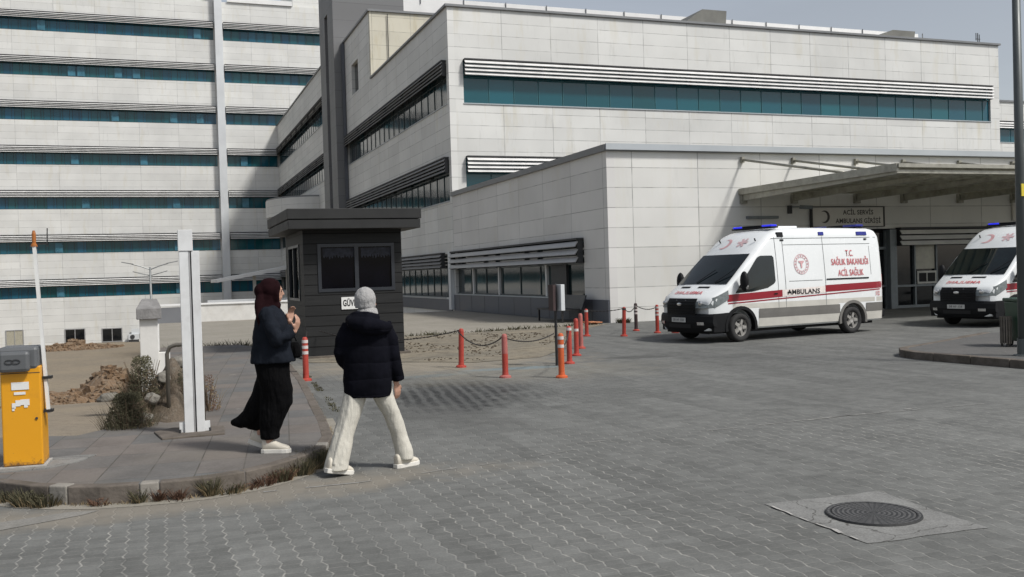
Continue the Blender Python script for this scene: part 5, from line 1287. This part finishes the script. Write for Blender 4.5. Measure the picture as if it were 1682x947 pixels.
shoe(pa, (-.01, -.06, 0), -.05, 0); shoe(pa, (-.18, .08, .05), -.05, .35)
hb = MB(); ringloft(hb, [(.0, 0, 0, .04, .03), (.0, 0, .02, .055, .04), (.0, 0, .11, .05, .035), (0, 0, .15, .035, .02)], 16, 2.5)
bgo = empty('handbag', 'small dark handbag hanging in front of the woman in the maroon headscarf', 'handbag', (.995, 9.437, .15), RZ)
b1_ = hb.build('pouch', 'black_cloth', bgo, smooth=True, loc=(.225, .03, .90)); MB().tube([(.19, .03, 1.06), (.18, .035, 1.11), (.19, .04, 1.17), (.22, .035, 1.11), (.24, .03, 1.06)], .006, 6).build('handle', 'black_cloth', bgo)

# --- woman in knit hat seen from behind
pb = empty('person', 'woman in pale grey knit hat, black padded coat and wide cream trousers seen from behind', 'person', (1.80, 8.80, 0), RZ)
fw = Vector((.62, .78, 0)).normalized()
m = MB(); T, HM = head(m, (.0, .03, 1.575), (fw.x, fw.y, -.05))
m.tube([(0, .0, 1.48), (.0, -.01, 1.40), (-.01, 0, 1.3)], [.05, .052, .075], 12)
ringloft(m, [(-.01, 0, .82, .15, .12), (0, 0, 1.0, .12, .10), (0, 0, 1.2, .15, .11), (0, 0, 1.34, .15, .10), (0, 0, 1.4, .09, .06)])
limb([(-.16, 0, 1.34), (-.235, -.02, 1.12), (-.17, .12, .95)], [.05, .042, .03]); hand(m, (-.17, .12, .95), (.4, .7, -.5), (.8, -.2, .1), .9, .3)
limb([(.16, .02, 1.34), (.21, .04, 1.08), (.245, .10, .80)], [.05, .042, .026]); hand(m, (.247, .105, .80), (.1, .1, -1), (-.5, .5, .1), .95, .35)
limb([(-.09, -.02, .84), (-.16, -.06, .48), (-.27, -.16, .13)], [.085, .058, .04]); limb([(.09, .03, .84), (.20, .14, .48), (.28, .16, .10)], [.085, .058, .04])
m.tube([(-.27, -.16, .13), (-.27, -.12, .06)], [.04, .03], 10); m.tube([(.28, .16, .10), (.33, .19, .05)], [.04, .03], 10)
garment('body', m, 'skin', pb, .0065, 2)
ey = MB(); [ey.ell(T((.082, q*.03, .008)), (.01, .013, .007), 8, 6, HM) for q in (-1, 1)]; ey.build('eyes', 'ink', pb)
m = MB(); m.ell((-.01, .015, 1.605), (.100, .105, .112), 24, 14); ringloft(m, [(-.01, .02, 1.52, .095, .098), (-.01, .018, 1.60, .1, .104)])
garment('knit_hat', m, 'hat', pb, .008, 5, .006, .03)
m = MB()
m.tube([(.0, .0, 1.42), (.01, .01, 1.47), (.01, .015, 1.52)], [(.11, .10), (.10, .095), (.085, .08)], 20)
garment('collar_scarf', m, 'hat', pb, .008, 4, .008, .05)
m = MB()
ringloft(m, [(-.01, 0, .70, .215, .165), (-.01, 0, .73, .222, .17), (-.01, 0, .85, .222, .175), (-.01, 0, 1.0, .215, .175), (-.005, 0, 1.15, .212, .17), (0, 0, 1.27, .195, .16), (0, 0, 1.36, .165, .13), (0, 0, 1.44, .105, .09)], 28, 2.3)
m.tube([(-.15, 0, 1.36), (-.215, -.02, 1.24), (-.235, -.03, 1.12), (-.215, .03, 1.03), (-.18, .09, .96)], [.078, .078, .078, .072, .06], 14)
m.tube([(.15, .01, 1.37), (.205, .03, 1.22), (.225, .05, 1.06), (.25, .08, .93), (.268, .10, .83)], [.078, .080, .075, .065, .056], 14)
# hood lying on the back and right shoulder
m.tube([(-.15, -.04, 1.42), (-.10, -.13, 1.39), (.02, -.18, 1.365), (.13, -.15, 1.35), (.215, -.06, 1.335)], [.045, .065, .078, .075, .045], 14)
m.tube([(-.13, -.02, 1.44), (-.08, -.10, 1.45), (.02, -.12, 1.44), (.12, -.06, 1.42)], [.04, .05, .055, .045], 12)
for z in (.78, .92, 1.06, 1.20):
    m.tube([(-.01+.225*cos(a), .178*sin(a), z) for a in [2*pi*i/28 for i in range(29)]], .013, 6, False) if 0 else None
cg = garment('padded_coat', m, 'navy_puff', pb, .010, 5, .02, .14)
m = MB()
def leg_(secs): 
    rings = []
    for c_, rx, ry, rot in secs: rings.append([Vector((c_[0]+rx*cos(2*pi*j/20)*cos(rot)-ry*sin(2*pi*j/20)*sin(rot), c_[1]+rx*cos(2*pi*j/20)*sin(rot)+ry*sin(2*pi*j/20)*cos(rot), c_[2])) for j in range(20)])
    m.loft(rings)
leg_([((-.298, -.18, .055), .115, .10, .2), ((-.285, -.17, .12), .112, .095, .2), ((-.235, -.12, .34), .098, .09, .1), ((-.16, -.06, .58), .103, .10, 0), ((-.10, -.02, .78), .115, .12, 0), ((-.08, 0, .9), .12, .13, 0)])
leg_([((.295, .16, .075), .082, .085, .3), ((.29, .155, .16), .086, .085, .2), ((.255, .14, .30), .078, .085, 0), ((.20, .10, .50), .085, .09, 0), ((.12, .04, .70), .10, .11, 0), ((.08, .0, .9), .12, .13, 0)])
m.tube([(-.08, 0, .85), (.08, 0, .85)], [.13, .13], 14)
m.tube([(.22, .12, .42), (.29, .10, .27), (.33, .10, .17)], [.03, .03, .02], 8); m.tube([(-.12, -.12, .75), (-.2, -.17, .45), (-.30, -.26, .12)], [.02, .03, .02], 8); m.tube([(-.05, -.09, .7), (-.17, -.15, .4), (-.24, -.24, .12)], [.02, .025, .02], 8)
garment('trousers', m, 'cream', pb, .009, 4, .016, .17)
shoe(pb, (-.30, -.20, .03), .75, .22, .28); shoe(pb, (.28, .15, 0), .8, 0, .27)

# ================================================================= ROCKS, RUBBLE, PLANTS
def rock(c, r, seed, label):
    rr = random.Random(seed); bm = bmesh.new(); bmesh.ops.create_icosphere(bm, subdivisions=3, radius=1)
    sx, sy, sz = rr.uniform(.8, 1.3), rr.uniform(.7, 1.1), rr.uniform(.6, .9)
    for v in bm.verts:
        n = mnoise.noise(v.co*1.3+Vector((seed, 0, 0)))*.35+mnoise.noise(v.co*3.5+Vector((0, seed, 0)))*.12
        v.co = Vector((v.co.x*sx, v.co.y*sy, v.co.z*sz))*(1+n)*r
    me = bpy.data.meshes.new('rock'); bm.to_mesh(me); bm.free(); me.materials.append(M['stone'])
    for p in me.polygons: p.use_smooth = True
    o = bpy.data.objects.new('rock', me); COL.objects.link(o); o.location = c; return tag(o, label, 'rock', 'stones heaped behind the gate post')
RK = [((-.20, 12.05, .22), .13, 'pale stone at the front foot of the stone heap'), ((-.12, 12.35, .42), .12, 'round stone resting in the middle of the stone heap'), ((.02, 12.75, .62), .13, 'stone near the top of the heap behind the hoop handrail'),
      ((-.30, 12.5, .15), .14, 'stone half hidden by the dry bush'), ((.18, 12.9, .40), .15, 'stone seen through the hoop handrail, middle height'), ((.22, 13.1, .78), .14, 'topmost stone seen through the hoop handrail'),
      ((.2, 12.75, .18), .13, 'lowest stone seen through the hoop handrail'), ((.42, 13.0, .25), .12, 'small stone right of the gate post foot')]
for i, (c, r, lb_) in enumerate(RK): rock(c, r*.78, i*3+1, lb_)
m = MB(); N = 24; vs = []
for j in range(N+1):
    for i in range(N+1):
        u, v_ = -1+2*i/N, -1+2*j/N; d = min(1, sqrt(u*u+v_*v_)); x, y = .08+.55*u, 13.1+1.25*v_
        vs.append((x, y, .08+.62*(.5+.5*cos(pi*d))*(1+.6*mnoise.noise(Vector((x*3, y*2, 0))))+.05*mnoise.noise(Vector((x*9, y*9, 3)))-.1*(d > .98)))
m.add(vs, [(j*(N+1)+i, j*(N+1)+i+1, (j+1)*(N+1)+i+1, (j+1)*(N+1)+i) for j in range(N) for i in range(N)])
tag(m.build('soil_mound', 'soil', recalc=False, smooth=True), kind='structure')
def blades(m, c, R_, n, h, lean=.5, w_=.008, seed=0):
    rr = random.Random(seed)
    for _ in range(n):
        a = rr.uniform(0, 2*pi); d = R_*sqrt(rr.random()); p = Vector((c[0]+d*cos(a), c[1]+d*sin(a), c[2]))
        L = h*rr.uniform(.5, 1.15); ld = Vector((cos(a)*lean*rr.uniform(.2, 1.2), sin(a)*lean*rr.uniform(.2, 1.2), 1)).normalized()
        s = Vector((rr.uniform(-1, 1), rr.uniform(-1, 1), 0)).normalized()*w_
        q1 = p+ld*L*.5; q2 = p+ld*L+Vector((ld.x, ld.y, -.2))*L*.25
        m.add([p-s, p+s, q1+s*.7, q1-s*.7, q2], [(0, 1, 2, 3), (3, 2, 4)])
def leafy(m, c, R_, H_, n, seed, ls=.03):
    rr = random.Random(seed)
    for _ in range(n):
        a = rr.uniform(0, 2*pi); t = rr.random(); d = R_*(1-.6*t)*sqrt(rr.random())
        p = Vector((c[0]+d*cos(a), c[1]+d*sin(a), c[2]+H_*t))
        u = Vector((rr.gauss(0, 1), rr.gauss(0, 1), rr.gauss(.4, 1))).normalized()*ls*rr.uniform(.6, 1.5); v = u.orthogonal().normalized()*ls*.3
        m.add([p-u, p+v, p+u, p-v], [(0, 1, 2, 3)])
def bush(name, label, c, R_, H_, n, seed, mats=('grass', 'grass_dry'), ls=.03):
    e = empty(name, label, 'plant', c)
    m = MB(); leafy(m, (0, 0, .02), R_, H_, int(n*1.5), seed, ls*.8); blades(m, (0, 0, 0), R_*.8, n//12, H_*.85, .4, .003, seed); m.build('foliage', mats[0], e, recalc=False)
    m = MB(); leafy(m, (R_*.2, 0, .02), R_*.9, H_*.8, n//3, seed+1, ls); blades(m, (0, 0, 0), R_*.8, n//14, H_*.9, .5, .003, seed+9); m.build('dry_foliage', mats[1], e, recalc=False)
    m = MB(); rr = random.Random(seed)
    for _ in range(12): 
        a = rr.uniform(0, 2*pi); m.tube([(0, 0, 0), (R_*.4*cos(a), R_*.4*sin(a), H_*.5), (R_*.8*cos(a), R_*.8*sin(a), H_*.95)], [.008, .005, .002], 5)
    m.build('stem', 'twig', e)
bush('bush', 'dense grey green bush at the foot of the white pier', (-.38, 12.0, .02), .34, .50, 3000, 5, ('grass', 'twig'), ls=.022)
bush('bush', 'taller sprig of the green bush leaning on the white pier', (-.22, 12.6, .1), .26, .80, 1700, 8, ('grass', 'twig'), ls=.024)
bush('bush', 'dry brown plant growing right of the gate post', (.55, 12.9, .14), .16, .45, 350, 12, ('weed_red', 'grass_dry'), .018)
bush('bush', 'small weed plant on the stone heap behind the hoop handrail', (.28, 12.6, .2), .2, .5, 500, 15, ('grass', 'weed_red'), .02)
bush('bush', 'dark weed growing along the pier base on the ramp edge', (.15, 19, .0), .3, .35, 400, 17, ('grass', 'grass_dry'), .03)
# weeds along the kerb
wd = MB(); wdr = MB(); wr = MB(); rr = random.Random(21)
kpo = offset(kp, .03)
def kerbpt(t):
    i = min(int(t*(len(kpo)-1)), len(kpo)-2); f = t*(len(kpo)-1)-i
    return (kpo[i][0]*(1-f)+kpo[i+1][0]*f, kpo[i][1]*(1-f)+kpo[i+1][1]*f)
# kerb length fractions of the photographed clumps, by x position along the front
def near(x, y): return min(kpo[:60], key=lambda p: (p[0]-x)**2+(p[1]-y)**2)
for (x, y, n, h, r) in ((-1.0, 8.85, 260, .13, .11), (-.95, 8.8, 200, .10, .12), (-1.28, 9.1, 120, .09, .08), (-.2, 8.5, 60, .12, .04), (.35, 8.45, 160, .15, .05), (.5, 8.5, 130, .08, .12), (.95, 8.8, 160, .12, .10), (1.15, 9.0, 260, .15, .12), (1.35, 9.25, 330, .17, .13), (1.48, 9.45, 300, .16, .12), (1.56, 9.7, 200, .12, .10)):
    p = near(x, y); h *= 1.15; blades(wd, (p[0], p[1], .0), r, int(n*1.3), h, .6, .005, int(x*100)); blades(wdr, (p[0], p[1], .0), r*1.2, n//2, h*.8, .8, .004, int(x*100)+1)
    leafy(wd, (p[0], p[1], .0), r, h*.8, n//2, int(x*100)+5, .012)
for (x, y, n, h, r) in ((-.45, 8.55, 60, .08, .08), (.05, 8.45, 60, .07, .12), (.75, 8.65, 130, .13, .1), (.9, 8.75, 150, .14, .1), (.15, 8.45, 70, .12, .04), (-.1, 8.48, 60, .13, .03), (.6, 8.55, 60, .08, .1)):
    p = near(x, y); blades(wr, (p[0], p[1], .0), r, n, h, .8, .005, int(x*97)+3); leafy(wr, (p[0], p[1], .0), r, h*.7, n, int(x*97)+5, .012)
for _ in range(500):
    t = rr.uniform(0, .6); p = kerbpt(t); blades(wdr, (p[0]+rr.uniform(0, .03), p[1]-rr.uniform(0, .05), 0), .02, 2, .05, .9, .003, rr.randrange(9999))
tag(wd.build('weeds', 'grass', recalc=False), 'green weeds growing along the front kerb', 'weeds', kind='stuff'); tag(wdr.build('weeds', 'grass_dry', recalc=False), 'dry straw in the gutter of the front kerb', 'weeds', kind='stuff'); tag(wr.build('weeds', 'weed_red', recalc=False), 'reddish brown weeds against the front kerb stones', 'weeds', kind='stuff')
# weeds in the joint beside the sidewalk, ramp edge, annex foot
wj = MB()
for _ in range(170):
    t = rr.random(); x = 1.78+.3+.5*t; y = 11.0+7.5*t
    if mnoise.noise(Vector((x*3, y*1.5, 0))) > -.05: blades(wj, (x+rr.uniform(-.03, .03), y, 0), .04, 6, .035, 1.0, .006, rr.randrange(9999))
for _ in range(150):
    x = rr.uniform(.1, 2.4); blades(wj, (x, 26.5+rr.uniform(-.1, .1), .0), .12, 6, rr.choice((.12, .2, .3)), .8, .012, rr.randrange(9999))
for _ in range(120):
    t = rr.random(); x = 6.9+7*t; y = 28.0+1.2*t; blades(wj, (x, y, 0), .2, 5, rr.choice((.06, .1, .16)), .9, .015, rr.randrange(9999))
for _ in range(60): blades(wj, (14.7+rr.uniform(0, .3), 29.5-rr.uniform(0, .3), 0), .1, 5, .2, .8, .012, rr.randrange(9999))
for _ in range(100): blades(wj, (-1.1+rr.uniform(-.3, .8), 11.9+rr.uniform(-.2, .5), 0), .06, 5, .06, .9, .006, rr.randrange(9999))
tag(wj.build('weeds', 'grass', recalc=False), 'sparse weeds in paving joints, ramp edge and wall foot', 'weeds', kind='stuff')
gs = MB(); rr = random.Random(33)
for _ in range(1500):
    x, y = rr.uniform(3.2, 10.5), rr.uniform(18.6, 27.5)
    if y < 18.8+abs(x-6.3)*.7 or y < 18.6+(x-6)*1.15 or (x < 5.5 and 21.8 < y < 25.3): continue
    if mnoise.noise(Vector((x*.9, y*.45, 2))) < -.05: continue
    q = rr.uniform(.008, .03); mt = Matrix.Translation((x, y, .012)) @ Matrix.Rotation(rr.uniform(0, 6), 4, 'Z'); gs.box(-q, q, -q*.7, q*.7, -.01, q*.6, mt)
tag(gs.build('gravel', 'gravel', recalc=False), 'loose clods and gravel scattered over the dusty ground behind the bollards', 'gravel', kind='stuff')
# rubble
def heap(cx, cy, rx, ry, h, n, label, zfn, ssz=(.05, .22), seed=1):
    rr = random.Random(seed); m = MB(); N = 26; vs = []
    for j in range(N+1):
        for i in range(N+1):
            u, v = -1+2*i/N, -1+2*j/N; d = sqrt(u*u+v*v); x, y = cx+u*rx, cy+v*ry
            z = zfn(x, y)+h*(.5+.5*cos(pi*min(1, d)))*(1+.9*mnoise.noise(Vector((x*.8, y*.5, seed))))-.03
            vs.append((x, y, z))
    m.add(vs, [(j*(N+1)+i, j*(N+1)+i+1, (j+1)*(N+1)+i+1, (j+1)*(N+1)+i) for j in range(N) for i in range(N)])
    for _ in range(n):
        a = rr.uniform(0, 2*pi); d = rr.random()**.7*1.05; x, y = cx+rx*d*cos(a), cy+ry*d*sin(a)
        z = zfn(x, y)+h*(.5+.5*cos(pi*min(1, d)))*(1+.9*mnoise.noise(Vector((x*.8, y*.5, seed)))); s = rr.uniform(*ssz)*(1 if rr.random() < .9 else 1.8)
        mt = Matrix.Translation((x, y, z)) @ Matrix.Rotation(rr.uniform(0, 6), 4, 'Z') @ Matrix.Rotation(rr.uniform(-.6, .6), 4, 'X')
        k = len(m.v); m.box(-s*.5, s*.5, -s*.35, s*.35, -s*.3, s*.3, mt)
        for q in range(k, k+8): m.v[q] = tuple(Vector(m.v[q])+Vector((rr.uniform(-1, 1), rr.uniform(-1, 1), rr.uniform(-1, 1)))*s*.13)
    return tag(m.build('rubble', 'rubble', recalc=False), label, 'rubble', kind='stuff')
heap(-1.6, 41, 3.0, 7, 1.05, 1500, 'brown rubble heap in the sunken lot beside the white pier', pit_z, (.06, .24))
heap(-3.6, 37, 1.9, 4, .5, 600, 'scattered broken bricks left of the rubble heap', pit_z, (.05, .2), 4)
heap(-9, 113, 5, 3, .7, 500, 'long low gravel pile along the foot of the tower', pit_z, (.1, .4), 6)
rk = rock((-1.45, 30, pit_z(-1.45, 30)+.1), .26, 77, 'dark boulder in front of the rubble heap in the lot'); rk['group'] = ''
del rk['group']
